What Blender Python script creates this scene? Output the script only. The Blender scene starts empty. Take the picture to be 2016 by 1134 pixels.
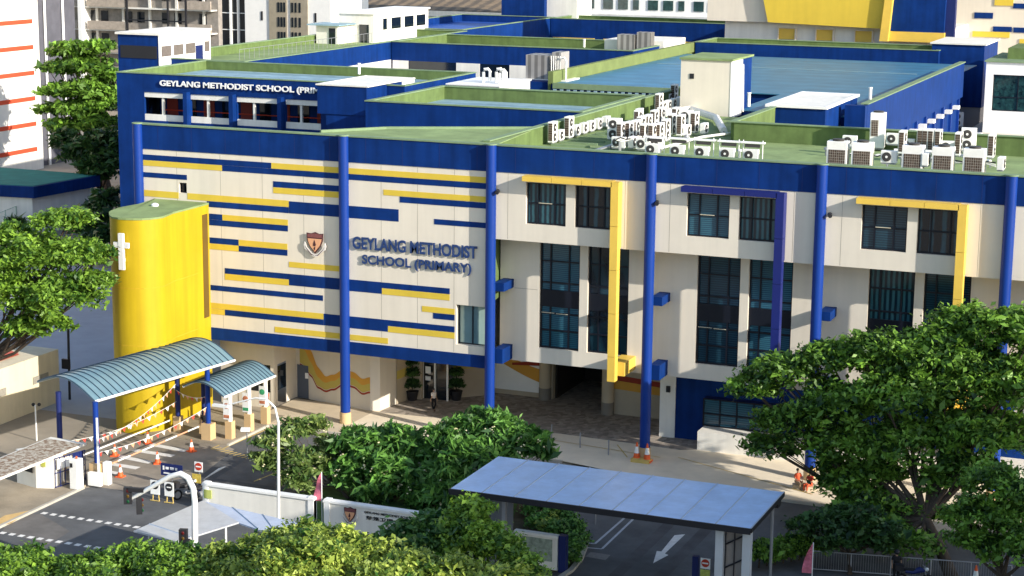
import bpy, bmesh, math, random
import numpy as np
from math import radians, sin, cos, pi, atan2, sqrt
from mathutils import Vector, Matrix
random.seed(7); np.random.seed(7)
sc = bpy.context.scene; COL = sc.collection
# ------------------------------------------------------------------ camera, sky, sun, exposure
F, YAW, PIT, ROL, H = 3735., radians(22.09), radians(11.303), radians(.5765), 34.
_fw = Vector((-sin(YAW)*cos(PIT), cos(YAW)*cos(PIT), -sin(PIT)))
_rt = Vector((cos(YAW), sin(YAW), 0)); _up = _rt.cross(_fw)
_r = cos(ROL)*_rt + sin(ROL)*_up; _u = -sin(ROL)*_rt + cos(ROL)*_up
cam = bpy.data.cameras.new('camera'); co = bpy.data.objects.new('camera', cam); COL.objects.link(co)
co.matrix_world = Matrix(((_r.x, _u.x, -_fw.x, 0), (_r.y, _u.y, -_fw.y, 0), (_r.z, _u.z, -_fw.z, H), (0, 0, 0, 1)))
cam.sensor_width = 36; cam.lens = F/2016*36; cam.clip_end = 3000; cam.clip_start = 1
sc.camera = co
SAZ, SEL = radians(-17.4), radians(21)
w = bpy.data.worlds.new('World'); sc.world = w; w.use_nodes = True
nt = w.node_tree; sky = nt.nodes.new('ShaderNodeTexSky'); sky.sky_type = 'NISHITA'; sky.sun_disc = False
sky.sun_elevation = SEL; sky.sun_rotation = pi/2 - SAZ; sky.air_density = 1.0; sky.dust_density = 1.0
nt.links.new(sky.outputs[0], nt.nodes['Background'].inputs[0]); nt.nodes['Background'].inputs[1].default_value = 0.15
sl = bpy.data.lights.new('sun', 'SUN'); so = bpy.data.objects.new('sun', sl); COL.objects.link(so)
sl.energy = 4.2; sl.angle = radians(.5); sl.color = (1, .93, .82)
sv = Vector((cos(SAZ)*cos(SEL), sin(SAZ)*cos(SEL), sin(SEL))); so.rotation_euler = sv.to_track_quat('Z', 'Y').to_euler()
so.location = sv*300
sc.view_settings.view_transform = 'Standard'; sc.view_settings.look = 'None'
sc.view_settings.exposure = 0.8; sc.view_settings.gamma = 1
sc.render.engine = 'CYCLES'; sc.cycles.max_bounces = 6; sc.cycles.transparent_max_bounces = 8

def U(x, y, ax='z', v=0.):
    """where the sight line of photograph point (x,y) meets the plane ax = v"""
    d = F*_fw + (x-1008)*_r - (y-567)*_u; i = 'xyz'.index(ax); o = Vector((0, 0, H))
    return o + d*((v-o[i])/d[i])
# ------------------------------------------------------------------ materials
def lin(h):
    h = h.lstrip('#'); c = [int(h[i:i+2], 16)/255 for i in (0, 2, 4)]
    return tuple((x/12.92 if x <= .04045 else ((x+.055)/1.055)**2.4) for x in c)
MATS = {}
def mat(name, col, rough=.7, var=.12, scale=.6, metal=0., bump=.0, bscale=8., streak=0., spec=.3):
    if name in MATS: return MATS[name]
    if isinstance(col, str): col = lin(col)
    m = bpy.data.materials.new(name); m.use_nodes = True; t = m.node_tree; N = t.nodes; L = t.links
    b = N['Principled BSDF']; b.inputs['Roughness'].default_value = rough; b.inputs['Metallic'].default_value = metal
    b.inputs['Specular IOR Level'].default_value = spec
    g = N.new('ShaderNodeNewGeometry')
    n1 = N.new('ShaderNodeTexNoise'); n1.inputs['Scale'].default_value = scale; n1.inputs['Detail'].default_value = 6
    n1.inputs['Roughness'].default_value = .65
    L.new(g.outputs['Position'], n1.inputs['Vector'])
    mp = N.new('ShaderNodeMapRange'); mp.inputs[1].default_value = .3; mp.inputs[2].default_value = .7
    mp.inputs[3].default_value = 1-var; mp.inputs[4].default_value = 1+var*.6
    L.new(n1.outputs[0], mp.inputs[0]); fac = mp.outputs[0]
    if streak > 0:
        mm = N.new('ShaderNodeVectorMath'); mm.operation = 'MULTIPLY'; mm.inputs[1].default_value = (2.2, 2.2, .12)
        L.new(g.outputs['Position'], mm.inputs[0])
        n2 = N.new('ShaderNodeTexNoise'); n2.inputs['Scale'].default_value = 1.; n2.inputs['Detail'].default_value = 5
        L.new(mm.outputs[0], n2.inputs['Vector'])
        m2 = N.new('ShaderNodeMapRange'); m2.inputs[1].default_value = .35; m2.inputs[2].default_value = .7
        m2.inputs[3].default_value = 1; m2.inputs[4].default_value = 1-streak
        L.new(n2.outputs[0], m2.inputs[0])
        mu = N.new('ShaderNodeMath'); mu.operation = 'MULTIPLY'; L.new(fac, mu.inputs[0]); L.new(m2.outputs[0], mu.inputs[1]); fac = mu.outputs[0]
    vm = N.new('ShaderNodeVectorMath'); vm.operation = 'SCALE'; vm.inputs[0].default_value = col[:3]
    L.new(fac, vm.inputs['Scale']); L.new(vm.outputs[0], b.inputs['Base Color'])
    if bump > 0:
        n3 = N.new('ShaderNodeTexNoise'); n3.inputs['Scale'].default_value = bscale; n3.inputs['Detail'].default_value = 4
        L.new(g.outputs['Position'], n3.inputs['Vector'])
        bp = N.new('ShaderNodeBump'); bp.inputs['Strength'].default_value = bump; bp.inputs['Distance'].default_value = .05
        L.new(n3.outputs[0], bp.inputs['Height']); L.new(bp.outputs[0], b.inputs['Normal'])
    MATS[name] = m; return m
def wavemat(name, c1, c2, vec=(1, 0, 0), freq=3., rough=.5, metal=0., lo=.4, hi=.6, dist=0., spec=.3, bump=0.):
    """two colours in bands across a world direction"""
    m = bpy.data.materials.new(name); m.use_nodes = True; t = m.node_tree; N = t.nodes; L = t.links
    if isinstance(c1, str): c1 = lin(c1)
    if isinstance(c2, str): c2 = lin(c2)
    b = N['Principled BSDF']; b.inputs['Roughness'].default_value = rough; b.inputs['Metallic'].default_value = metal; b.inputs['Specular IOR Level'].default_value = spec
    g = N.new('ShaderNodeNewGeometry'); d = N.new('ShaderNodeVectorMath'); d.operation = 'DOT_PRODUCT'; d.inputs[1].default_value = vec
    L.new(g.outputs['Position'], d.inputs[0])
    ns = N.new('ShaderNodeTexNoise'); ns.inputs['Scale'].default_value = 1.3; ns.inputs['Detail'].default_value = 4; L.new(g.outputs['Position'], ns.inputs['Vector'])
    a = N.new('ShaderNodeMath'); a.operation = 'MULTIPLY_ADD'; a.inputs[1].default_value = dist; L.new(ns.outputs[0], a.inputs[0]); L.new(d.outputs['Value'], a.inputs[2])
    s = N.new('ShaderNodeMath'); s.operation = 'MULTIPLY'; s.inputs[1].default_value = freq*2*pi; L.new(a.outputs[0], s.inputs[0])
    q = N.new('ShaderNodeMath'); q.operation = 'SINE'; L.new(s.outputs[0], q.inputs[0])
    mp = N.new('ShaderNodeMapRange'); mp.inputs[1].default_value = lo*2-1; mp.inputs[2].default_value = hi*2-1; L.new(q.outputs[0], mp.inputs[0])
    mx = N.new('ShaderNodeMix'); mx.data_type = 'RGBA'; mx.inputs[6].default_value = (*c1, 1); mx.inputs[7].default_value = (*c2, 1)
    L.new(mp.outputs[0], mx.inputs[0])
    m2 = N.new('ShaderNodeMapRange'); m2.inputs[1].default_value = .3; m2.inputs[2].default_value = .7; m2.inputs[3].default_value = .8; m2.inputs[4].default_value = 1.1
    n4 = N.new('ShaderNodeTexNoise'); n4.inputs['Scale'].default_value = .5; n4.inputs['Detail'].default_value = 6; L.new(g.outputs['Position'], n4.inputs['Vector']); L.new(n4.outputs[0], m2.inputs[0])
    vm = N.new('ShaderNodeVectorMath'); vm.operation = 'SCALE'; L.new(mx.outputs[2], vm.inputs[0]); L.new(m2.outputs[0], vm.inputs['Scale'])
    L.new(vm.outputs[0], b.inputs['Base Color'])
    if bump:
        bp = N.new('ShaderNodeBump'); bp.inputs['Strength'].default_value = bump; bp.inputs['Distance'].default_value = .03
        L.new(mp.outputs[0], bp.inputs['Height']); L.new(bp.outputs[0], b.inputs['Normal'])
    MATS[name] = m; return m
BLUE = mat('blue_paint', (.004, .033, .175), .6, .26, .5, streak=.26, spec=.1)
COLB = mat('pillar_blue_paint', (.005, .038, .24), .45, .08, .5, streak=.1, spec=.25)
CREAM = mat('cream_paint', (.70, .64, .54), .8, .05, .35, streak=.06, bump=.1, bscale=20)
WHITE = mat('white_paint', (.78, .76, .70), .7, .07, .5, streak=.10)
WHITE2 = mat('clean_white_paint', (.82, .82, .80), .6, .05, .8)
YEL = mat('yellow_paint', (.66, .48, .055), .6, .07, .4, streak=.06)
TOWY = mat('bright_yellow_paint', (.47, .335, .008), .6, .08, .3, streak=.15)
YFIN = mat('golden_cladding', (.74, .50, .085), .45, .08, .7)
GRN = mat('parapet_green', (.125, .185, .06), .85, .25, .7, streak=.2)
GRNC = mat('coping_green', (.19, .27, .15), .8, .2, .8)
GROOF = mat('green_roof_screed', (.23, .31, .13), .9, .3, .5, bump=.2)
LBLUE = wavemat('light_blue_roof_sheets', (.28, .42, .50), (.20, .32, .40), (0, 1, 0), .35, .5, 0, .3, .9, 3.)
TEAL = wavemat('teal_metal_roof', (.045, .20, .34), (.038, .175, .30), (0, 1, 0), .28, .45, .1, .4, .6, .3, .5)
DGLASS = mat('dark_glass', (.006, .012, .02), .08, .3, 2., spec=.6)
CURT = wavemat('curtained_glass', (.004, .012, .025), (.03, .13, .18), (1, .2, 0), 2.7, .12, 0, .3, .9, .12, .6)
BLIND = wavemat('glass_with_blinds', (.012, .05, .085), (.03, .115, .165), (0, 0, 1), 7, .12, 0, .2, .8, .02, .6)
PV = [wavemat('glass_%s' % n, a, b, v, f, .12, 0, lo, hi, d, .6) for n, a, b, v, f, lo, hi, d in (('drawn_curtain', (.006, .02, .035), (.035, .12, .15), (1, .2, 0), 3.1, .25, .8, .1), ('half_curtain', (.003, .008, .016), (.02, .07, .10), (1, .2, 0), 1.4, .55, .9, .2), ('closed_blind', (.015, .06, .10), (.035, .125, .18), (0, 0, 1), 8, .2, .8, .02), ('dim_blind', (.006, .025, .045), (.018, .06, .09), (0, 0, 1), 7, .2, .8, .02), ('dark_room', (.004, .010, .02), (.010, .035, .055), (1, .1, .4), .5, .3, .9, .5))]
FRAME = mat('dark_window_frame', (.006, .008, .016), .4, .1)
BRASS = mat('pale_latch', (.6, .55, .42), .4, .05)
ASPH = mat('asphalt', (.115, .118, .122), .9, .38, .3, bump=.35, bscale=30)
CONC = mat('concrete_paving', (.58, .49, .36), .9, .2, .35, bump=.2, bscale=15)
KERB = mat('kerb_concrete', (.45, .42, .36), .85, .15, 1.)
GREY = mat('grey_metal', (.30, .31, .33), .45, .1, 1., metal=.3)
DARKM = mat('dark_metal', (.02, .02, .024), .5, .1)
ACW = mat('ac_casing', (.82, .81, .77), .5, .08, 2.)
ACG = wavemat('ac_grille', (.05, .035, .025), (.05, .035, .025), (0, 0, 1), 4., .7)
def _grid(m, f=7.):
    t = m.node_tree; N = t.nodes; L = t.links; g = N.new('ShaderNodeTexCoord'); w = N.new('ShaderNodeTexBrick'); w.offset = 0; w.inputs['Scale'].default_value = f
    w.inputs['Color1'].default_value = (.045, .03, .022, 1); w.inputs['Color2'].default_value = (.09, .06, .045, 1); w.inputs['Mortar'].default_value = (.55, .52, .45, 1); w.inputs['Mortar Size'].default_value = .035; w.inputs['Brick Width'].default_value = .9; w.inputs['Row Height'].default_value = 1.1
    mp = N.new('ShaderNodeMapping'); mp.inputs['Rotation'].default_value = (pi/2, 0, 0); L.new(g.outputs['Object'], mp.inputs[0]); L.new(mp.outputs[0], w.inputs['Vector']); L.new(w.outputs['Color'], N['Principled BSDF'].inputs['Base Color'])
_grid(ACG)
ACD = mat('ac_fan_dark', (.05, .047, .045), .6, .1)
PIPE = mat('white_pipe', (.75, .74, .70), .5, .06)
RED = mat('red_paint', (.5, .045, .02), .6, .1)
ORNG = mat('cone_orange', (.75, .12, .03), .5, .05)
BARK = mat('bark', (.075, .055, .04), .95, .35, 3., bump=.6, bscale=12)
SKIN = mat('skin', (.42, .25, .16), .6, .05)
HAIR = mat('black_hair', (.008, .007, .006), .5, .1)
BLACK = mat('black_cloth', (.012, .012, .014), .8, .1)
NAVY = mat('navy_paint', (.01, .02, .11), .5, .1)
MARK = mat('road_marking_white', (.72, .70, .66), .8, .15, 3.)
YMARK = mat('road_marking_yellow', (.62, .45, .14), .85, .2, 3.)
MAROON = mat('maroon_paint', (.22, .03, .025), .6, .08)
TAN = mat('tan_base_paint', (.60, .42, .22), .8, .08)
MURY = mat('mural_yellow_green', (.52, .42, .10), .7, .05); MURO = mat('mural_orange', (.62, .32, .05), .7, .05); MURR = mat('mural_red', (.30, .04, .02), .7, .05)
# ------------------------------------------------------------------ objects
ORG = {}
def tagp(o, label=None, cat=None, group=None, kind=None):
    if label: o['label'] = label
    if cat: o['category'] = cat
    if group: o['group'] = group
    if kind: o['kind'] = kind
    return o
def thing(name, label, cat, loc=(0, 0, 0), group=None):
    o = bpy.data.objects.new(name, None); COL.objects.link(o); o.location = loc; o.empty_display_size = .5
    ORG[o.name] = Vector(loc); return tagp(o, label, cat, group)
SPLIT = {'buttress', 'balcony', 'white_panel', 'window', 'blue_panel', 'yellow_panel', 'corridor_parapet', 'corridor_fascia', 'corridor_door', 'corridor_window', 'corridor_post', 'door', 'annex_window', 'pilaster', 'mullion', 'downpipe', 'fin', 'post', 'orange_band', 'wall_vent', 'rib', 'louvre', 'casing', 'lamp_head', 'door_notice', 'window_latch', 'eyes', 'shoes', 'joint', 'roof_rib', 'steel_frame', 'slab', 'support', 'coil_grille', 'signal_lens', 'surround', 'screen_wall', 'stem', 'post_base', 'bars', 'wall_joint', 'band_joint'}
class MB:
    def __init__(s): s.v = []; s.f = []; s.sm = False
    def face(s, pts):
        n = len(s.v); s.v += [tuple(p) for p in pts]; s.f.append(tuple(range(n, n+len(pts)))); return s
    def box(s, x0, x1, y0, y1, z0, z1):
        x0, x1 = min(x0, x1), max(x0, x1); y0, y1 = min(y0, y1), max(y0, y1); z0, z1 = min(z0, z1), max(z0, z1)
        n = len(s.v); s.v += [(x, y, z) for z in (z0, z1) for y in (y0, y1) for x in (x0, x1)]
        s.f += [tuple(n+i for i in q) for q in ((0, 2, 3, 1), (4, 5, 7, 6), (0, 1, 5, 4), (2, 6, 7, 3), (0, 4, 6, 2), (1, 3, 7, 5))]; return s
    def obox(s, c, hx, hy, hz, a=0., tilt=0.):
        """box centred at c turned by a about Z"""
        n = len(s.v); R = Matrix.Rotation(a, 3, 'Z') @ Matrix.Rotation(tilt, 3, 'X')
        for z in (-hz, hz):
            for y in (-hy, hy):
                for x in (-hx, hx): s.v.append(tuple(Vector(c)+R @ Vector((x, y, z))))
        s.f += [tuple(n+i for i in q) for q in ((0, 2, 3, 1), (4, 5, 7, 6), (0, 1, 5, 4), (2, 6, 7, 3), (0, 4, 6, 2), (1, 3, 7, 5))]; return s
    def prism(s, poly, z0, z1):
        n = len(s.v); k = len(poly); s.v += [(p[0], p[1], z0) for p in poly]+[(p[0], p[1], z1) for p in poly]
        s.f.append(tuple(n+i for i in range(k))[::-1]); s.f.append(tuple(n+k+i for i in range(k)))
        for i in range(k): j = (i+1) % k; s.f.append((n+i, n+j, n+k+j, n+k+i))
        return s
    def xz(s, poly, y0, y1):
        """polygon in XZ pushed from y0 to y1"""
        n = len(s.v); k = len(poly); s.v += [(p[0], y0, p[1]) for p in poly]+[(p[0], y1, p[1]) for p in poly]
        s.f.append(tuple(n+i for i in range(k))); s.f.append(tuple(n+k+i for i in range(k))[::-1])
        for i in range(k): j = (i+1) % k; s.f.append((n+i, n+k+i, n+k+j, n+j))
        return s
    def tube(s, pts, rad, seg=10, cap=True):
        pts = [Vector(p) for p in pts]; k = len(pts)
        if not hasattr(rad, '__len__'): rad = [rad]*k
        n = len(s.v); ref = None
        for i, p in enumerate(pts):
            t = (pts[min(i+1, k-1)]-pts[max(i-1, 0)]).normalized()
            a = Vector((0, 0, 1)) if abs(t.z) < .9 else Vector((1, 0, 0))
            u = t.cross(a).normalized(); v = t.cross(u)
            for j in range(seg): q = 2*pi*j/seg; s.v.append(tuple(p+(u*cos(q)+v*sin(q))*rad[i]))
        for i in range(k-1):
            for j in range(seg):
                a = n+i*seg+j; b = n+i*seg+(j+1) % seg; s.f.append((a, b, b+seg, a+seg))
        if cap: s.f.append(tuple(n+j for j in range(seg))); s.f.append(tuple(n+(k-1)*seg+j for j in range(seg))[::-1])
        return s
    def lathe(s, c, prof, seg=16):
        return s.tube([(c[0], c[1], c[2]+z+1e-5*i) for i, (r, z) in enumerate(prof)], [max(r, 1e-4) for r, z in prof], seg)
    def ball(s, c, rx, ry=None, rz=None, seg=12):
        ry = ry or rx; rz = rz or rx; n = len(s.v); R = seg//2
        for i in range(R+1):
            a = pi*i/R
            for j in range(seg): b = 2*pi*j/seg; s.v.append((c[0]+rx*sin(a)*cos(b), c[1]+ry*sin(a)*sin(b), c[2]+rz*cos(a)))
        for i in range(R):
            for j in range(seg): k = n+i*seg+j; l = n+i*seg+(j+1) % seg; s.f.append((k, k+seg, l+seg, l))
        return s
    def parts(s):
        p = list(range(len(s.v)))
        def f(a):
            while p[a] != a: p[a] = p[p[a]]; a = p[a]
            return a
        for q in s.f:
            for b in q[1:]: p[f(b)] = f(q[0])
        g = {}
        for q in s.f: g.setdefault(f(q[0]), []).append(q)
        out = []
        for fs in g.values():
            ids = sorted({i for q in fs for i in q}); mp = {k: j for j, k in enumerate(ids)}; n = MB(); n.v = [s.v[i] for i in ids]; n.f = [tuple(mp[i] for i in q) for q in fs]; out.append(n)
        return out
    def build(s, name, m, parent=None, smooth=False, fixn=True, bev=0.):
        if name in SPLIT and parent:
            ps = s.parts()
            if 1 < len(ps) <= 100:
                for q in ps: o = q.build1(name, m, parent, smooth, fixn, bev)
                return o
        return s.build1(name, m, parent, smooth, fixn, bev)
    def build1(s, name, m, parent=None, smooth=False, fixn=True, bev=0.):
        o3 = ORG.get(parent.name, Vector((0, 0, 0))) if parent else Vector((0, 0, 0))
        me = bpy.data.meshes.new(name); me.from_pydata([tuple(Vector(v)-o3) for v in s.v], [], s.f)
        me.materials.append(m)
        if fixn:
            bm = bmesh.new(); bm.from_mesh(me); bmesh.ops.remove_doubles(bm, verts=bm.verts, dist=1e-5) if smooth else None
            bmesh.ops.recalc_face_normals(bm, faces=bm.faces)
            if bev: bmesh.ops.bevel(bm, geom=[e for e in bm.edges if len(e.link_faces) == 2 and e.calc_face_angle(0) > .6], offset=bev, segments=1, affect='EDGES')
            bm.to_mesh(me); bm.free()
        if smooth:
            for p in me.polygons: p.use_smooth = True
            try: me.set_sharp_from_angle(angle=radians(40))
            except Exception: pass
        o = bpy.data.objects.new(name, me); COL.objects.link(o)
        if parent: o.parent = parent; ORG[o.name] = o3
        return o
def solo(name, m, mb, label, cat, group=None, smooth=False):
    return tagp(mb.build(name, m, None, smooth), label, cat, group)
def struct(name, m, mb, kind='structure'):
    o = mb.build(name, m); o['kind'] = kind; return o
def copy_tree(o, parent=None):
    c = o.copy(); COL.objects.link(c)
    if parent: c.parent = parent
    for ch in list(o.children): copy_tree(ch, c)
    return c
def place_copy(proto, loc, rotz, label, group, first):
    c = proto if first else copy_tree(proto)
    c.location = loc; c.rotation_euler.z = rotz; c['label'] = label
    if group: c['group'] = group
    return c
def fontmesh(name, txt, m, parent, x0, x1, z0, z1, y, depth=.05, bold=.0, side='Y'):
    """lettering standing in the plane y facing the street, fitted to x0..x1, z0..z1"""
    cu = bpy.data.curves.new('t', 'FONT'); cu.body = txt; cu.extrude = .02; cu.offset = bold
    ob = bpy.data.objects.new('t', cu); COL.objects.link(ob); bpy.context.view_layer.update()
    me = bpy.data.meshes.new_from_object(ob.evaluated_get(bpy.context.evaluated_depsgraph_get()))
    bpy.data.objects.remove(ob)
    v = np.array([p.co[:] for p in me.vertices])
    if len(v) == 0: return None
    lo = v.min(0); hi = v.max(0); o3 = ORG.get(parent.name, Vector((0, 0, 0))) if parent else Vector((0, 0, 0))
    for p, c in zip(me.vertices, v):
        a = x0+(c[0]-lo[0])/(hi[0]-lo[0])*(x1-x0); b = z0+(c[1]-lo[1])/(hi[1]-lo[1])*(z1-z0); d = y-(c[2]-lo[2])/(hi[2]-lo[2])*depth
        p.co = Vector((a, d, b))-o3
    me.materials.clear(); me.materials.append(m); me.name = name
    o = bpy.data.objects.new(name, me); COL.objects.link(o)
    if parent: o.parent = parent; ORG[o.name] = o3
    return o
def holed(mb, x0, x1, z0, z1, y0, y1, holes):
    """wall with rectangular openings (x0,x1,z0,z1)"""
    xs = sorted({x0, x1, *[h[0] for h in holes], *[h[1] for h in holes]}); xs = [x for x in xs if x0 <= x <= x1]
    for a, b in zip(xs, xs[1:]):
        hs = sorted([(h[2], h[3]) for h in holes if h[0] <= a+1e-6 and h[1] >= b-1e-6]); z = z0
        for p, q in hs:
            if p > z: mb.box(a, b, y0, y1, z, p)
            z = q
        if z < z1: mb.box(a, b, y0, y1, z, z1)
    return mb
def window(parent, x0, x1, z0, z1, y, cols=(.28, .72), rows=(.5,), pane=None, thick=.09, name='window', band=None):
    """dark frame with mullions at plane y, pane behind"""
    f = MB(); t = thick
    f.box(x0, x0+t, y, y+.1, z0, z1).box(x1-t, x1, y, y+.1, z0, z1).box(x0+t, x1-t, y, y+.1, z0, z0+t).box(x0+t, x1-t, y, y+.1, z1-t, z1)
    zz = [z0+t]+[z0+r*(z1-z0) for r in rows]+[z1-t]
    for c in cols: a = x0+c*(x1-x0); f.box(a-t/2, a+t/2, y+.01, y+.09, z0+t, z1-t)
    for r in rows: b = z0+r*(z1-z0); f.box(x0+t, x1-t, y+.02, y+.085, b-t/2, b+t/2)
    if band: f.box(x0+t, x1-t, y-.01, y+.06, band[0], band[1])
    fo = f.build(name, FRAME, parent)
    MB().box(x0+.02, x1-.02, y+.11, y+.14, z0+.02, z1-.02).build('pane', pane or CURT, fo)
    return fo
# ------------------------------------------------------------------ ground
struct('ground', mat('ground_asphalt_pale', (.33, .29, .235), .95, .3, .12, bump=.3, bscale=20), MB().face([(-1500, -300, 0), (1500, -300, 0), (1500, 2500, 0), (-1500, 2500, 0)]))
struct('road', ASPH, MB().face([(-61, 60, .004), (40, 60, .004), (40, 106.8, .004), (-45, 106.8, .004), (-52, 107.2, .004), (-60.6, 106, .004), (-60.9, 101, .004), (-64.2, 90, .004), (-64.2, 60, .004)]))
struct('pavement', CONC, MB().box(-61.6, -39, 107.3, 109.6, 0, .12).box(-62.6, -40, 109.6, 113.9, 0, .13).box(-31.6, -8, 105.2, 109.0, 0, .12))
def mosaic():
    m = bpy.data.materials.new('entrance_mosaic'); m.use_nodes = True; t = m.node_tree; N = t.nodes; L = t.links; b = N['Principled BSDF']
    g = N.new('ShaderNodeNewGeometry'); v = N.new('ShaderNodeTexVoronoi'); v.inputs['Scale'].default_value = 3.2; L.new(g.outputs['Position'], v.inputs['Vector'])
    mp = N.new('ShaderNodeMapRange'); mp.inputs[3].default_value = .5; mp.inputs[4].default_value = 1.3; L.new(v.outputs['Color'], mp.inputs[0])
    vm = N.new('ShaderNodeVectorMath'); vm.operation = 'SCALE'; vm.inputs[0].default_value = (.33, .285, .24); L.new(mp.outputs[0], vm.inputs['Scale']); L.new(vm.outputs[0], b.inputs['Base Color'])
    b.inputs['Roughness'].default_value = .8; return m
struct('forecourt', mosaic(), MB().face([(-55.6, 113.0, .135), (-50, 113.4, .135), (-34, 112.6, .135), (-33, 113.1, .135), (-35, 121.5, .135), (-41, 135, .135), (-56, 135, .135)]))
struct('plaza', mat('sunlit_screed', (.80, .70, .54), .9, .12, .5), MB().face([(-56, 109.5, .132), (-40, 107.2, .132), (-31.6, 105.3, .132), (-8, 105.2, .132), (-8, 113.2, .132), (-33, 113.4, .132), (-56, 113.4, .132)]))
struct('path', mat('old_paving', (.33, .28, .21), .95, .3, .4, bump=.3), MB().box(-76.4, -64.2, 70, 91.0, 0, .10).box(-67.2, -61.0, 101.9, 109.6, 0, .14))
struct('apron', mat('entrance_paving', (.27, .235, .19), .9, .3, .4, bump=.2), MB().face([(-66, 91.2, .006), (-61.6, 91.2, .006), (-59.2, 96, .006), (-60.2, 101.5, .006), (-61, 101.9, .006), (-67.5, 101.9, .006), (-72, 97, .006)]))
struct('kerb', KERB, MB().box(-64.2, -64.0, 70, 90.6, 0, .14).box(-61.0, -60.85, 101.9, 107.2, 0, .15).box(-60.85, -40, 107.12, 107.3, 0, .15).box(-39.9, -8, 105.0, 105.2, 0, .15))
struct('court', mat('court_grey', (.34, .36, .40), .9, .12, .3), MB().face([(-76.0, 104.5, .006), (-66, 104.5, .006), (-66, 109.8, .006), (-73, 112, .006), (-88, 150, .006), (-115, 150, .006), (-90, 104.5, .006)]))
# painted markings
mk = MB()
for a, b in (((215, 913), (272, 922)), ((231, 898), (297, 911)), ((262, 886), (341, 898)), ((297, 875), (366, 888))):
    p = U(*a); q = U(*b); d = (q-p).normalized(); n = Vector((-d.y, d.x, 0))*.27
    mk.face([(p-n)[:2]+(.010,), (q-n)[:2]+(.010,), (q+n)[:2]+(.010,), (p+n)[:2]+(.010,)])
p = U(183, 925); q = U(232, 932); d = (q-p).normalized(); n = Vector((-d.y, d.x, 0))*.25
mk.face([(p-n)[:2]+(.010,), (q-n)[:2]+(.010,), (q+n)[:2]+(.010,), (p+n)[:2]+(.010,)])
for i in range(11):
    x = -63.4+i*.615; mk.face([(x-.17, 85.6, .008), (x+.17, 85.6, .008), (x+.17, 85.95, .008), (x-.17, 85.95, .008)])
    mk.face([(x-.17, 81.8, .008), (x+.17, 81.8, .008), (x+.17, 82.15, .008), (x-.17, 82.15, .008)])
mk.build('crossing_marks', MARK)['kind'] = 'structure'
ar = [U(*p) for p in ((1330, 1055), (1349, 1052), (1304, 1090), (1317, 1094), (1286, 1109), (1302, 1082), (1296, 1086))]
A = [(1328, 1054), (1349, 1052), (1309, 1090), (1316, 1093), (1286, 1109), (1293, 1085), (1302, 1086)]
struct('lane_arrow', MARK, MB().face([tuple(U(*p))[:2]+(.009,) for p in A]))
ln = MB()
def stripe(mb, a, b, w=.12, z=.012):
    p = Vector(a); q = Vector(b); d = (q-p).normalized(); n = Vector((-d.y, d.x, 0))*w/2
    mb.face([(p-n)[:2]+(z,), (q-n)[:2]+(z,), (q+n)[:2]+(z,), (p+n)[:2]+(z,)])
for P in ([(1157, 1069), (1171, 1071), (1234, 1016)], [(1150, 1078), (1185, 1081), (1250, 1019)]):
    for a, b in zip(P, P[1:]): stripe(ln, U(*a), U(*b), .14)
struct('lane_line', mat('faded_marking', (.45, .47, .5), .9, .2, 3.), ln)
yl = MB()
for a, b in (((415, 884), (520, 838)), ((438, 884), (533, 842))): stripe(yl, U(*a), U(*b), .1)
stripe(yl, U(520, 838), U(700, 850), .1); stripe(yl, U(533, 842), U(640, 853), .1)
for i in range(9):
    t = i/8; stripe(yl, U(418+66*t, 885+19*t), U(436+62*t, 882+18*t), .13)
stripe(yl, U(500, 948), U(545, 930), .1)
for a, b in (((1215, 880), (1235, 905)), ((1008, 858), (1300, 905)), ((1335, 905), (1600, 978))): stripe(yl, U(*a), U(*b), .08, .16)
struct('yellow_lines', YMARK, yl)
struct('tactile_strip', mat('tactile_yellow', (.62, .42, .18), .9, .15, 2.), MB().face([tuple(U(*p))[:2]+(.106,) for p in ((10, 1018), (60, 1008), (22, 1034), (-30, 1042))]))
struct('drain_cover', mat('drain_grate', (.22, .21, .2), .8, .2, 5.), MB().face([tuple(U(*p))[:2]+(.009,) for p in ((1163, 1087), (1202, 1093), (1192, 1103), (1152, 1096))]))
# ------------------------------------------------------------------ front school building (striped wall + classroom wing)
YF = 109.8
S1 = thing('school_building', 'cream school block with blue band, coloured stripes and round blue pillars', 'school', (-40, YF, 0))
holes = [(-69.05, -68.45, 14.85, 15.55), (-48.45, -46.05, 6.25, 8.9)]
m = holed(MB(), -72.3, -46.05, 5.7, 17.7, YF, YF+.5, holes); m.build('striped_wall', CREAM, S1)
MB().prism([(-72.3, YF+.5), (-46.05, YF+.5), (-46.3, 111.8), (-47.3, 120.3), (-56.3, 115.7), (-59.3, 111.4), (-72.3, 111.2)], 9.2, 19.2).build('rear_wall', GRN, S1)
MB().box(-66.8, -47.4, YF+.55, 130, 5.0, 9.1).build('shade_podium', CREAM, S1)  # hidden volume added to keep the sun off the ground-floor walls
bb = MB().box(-72.3, -8, YF-.04, YF+.5, 17.7, 19.36); bb.build('blue_band', BLUE, S1)
MB().box(-72.35, -8, YF-.1, YF+.55, 19.36, 19.44).build('coping', GRNC, S1)
MB().prism([(-59.8, YF+.6), (-46.2, YF+.6), (-47.3, 120.3), (-56.3, 115.7), (-59.3, 111.9)], 19.2, 19.26).build('roof', GROOF, S1)
gp = MB()
for a, b in (((-59.3, 111.9), (-56.3, 115.7)), ((-56.3, 115.7), (-47.3, 120.3))):
    n_ = Vector((b[0]-a[0], b[1]-a[1])).normalized(); n_ = Vector((-n_.y, n_.x))*.12
    gp.prism([(a[0]-n_.x, a[1]-n_.y), (b[0]-n_.x, b[1]-n_.y), (b[0]+n_.x, b[1]+n_.y), (a[0]+n_.x, a[1]+n_.y)], 19.26, 19.42)
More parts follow.
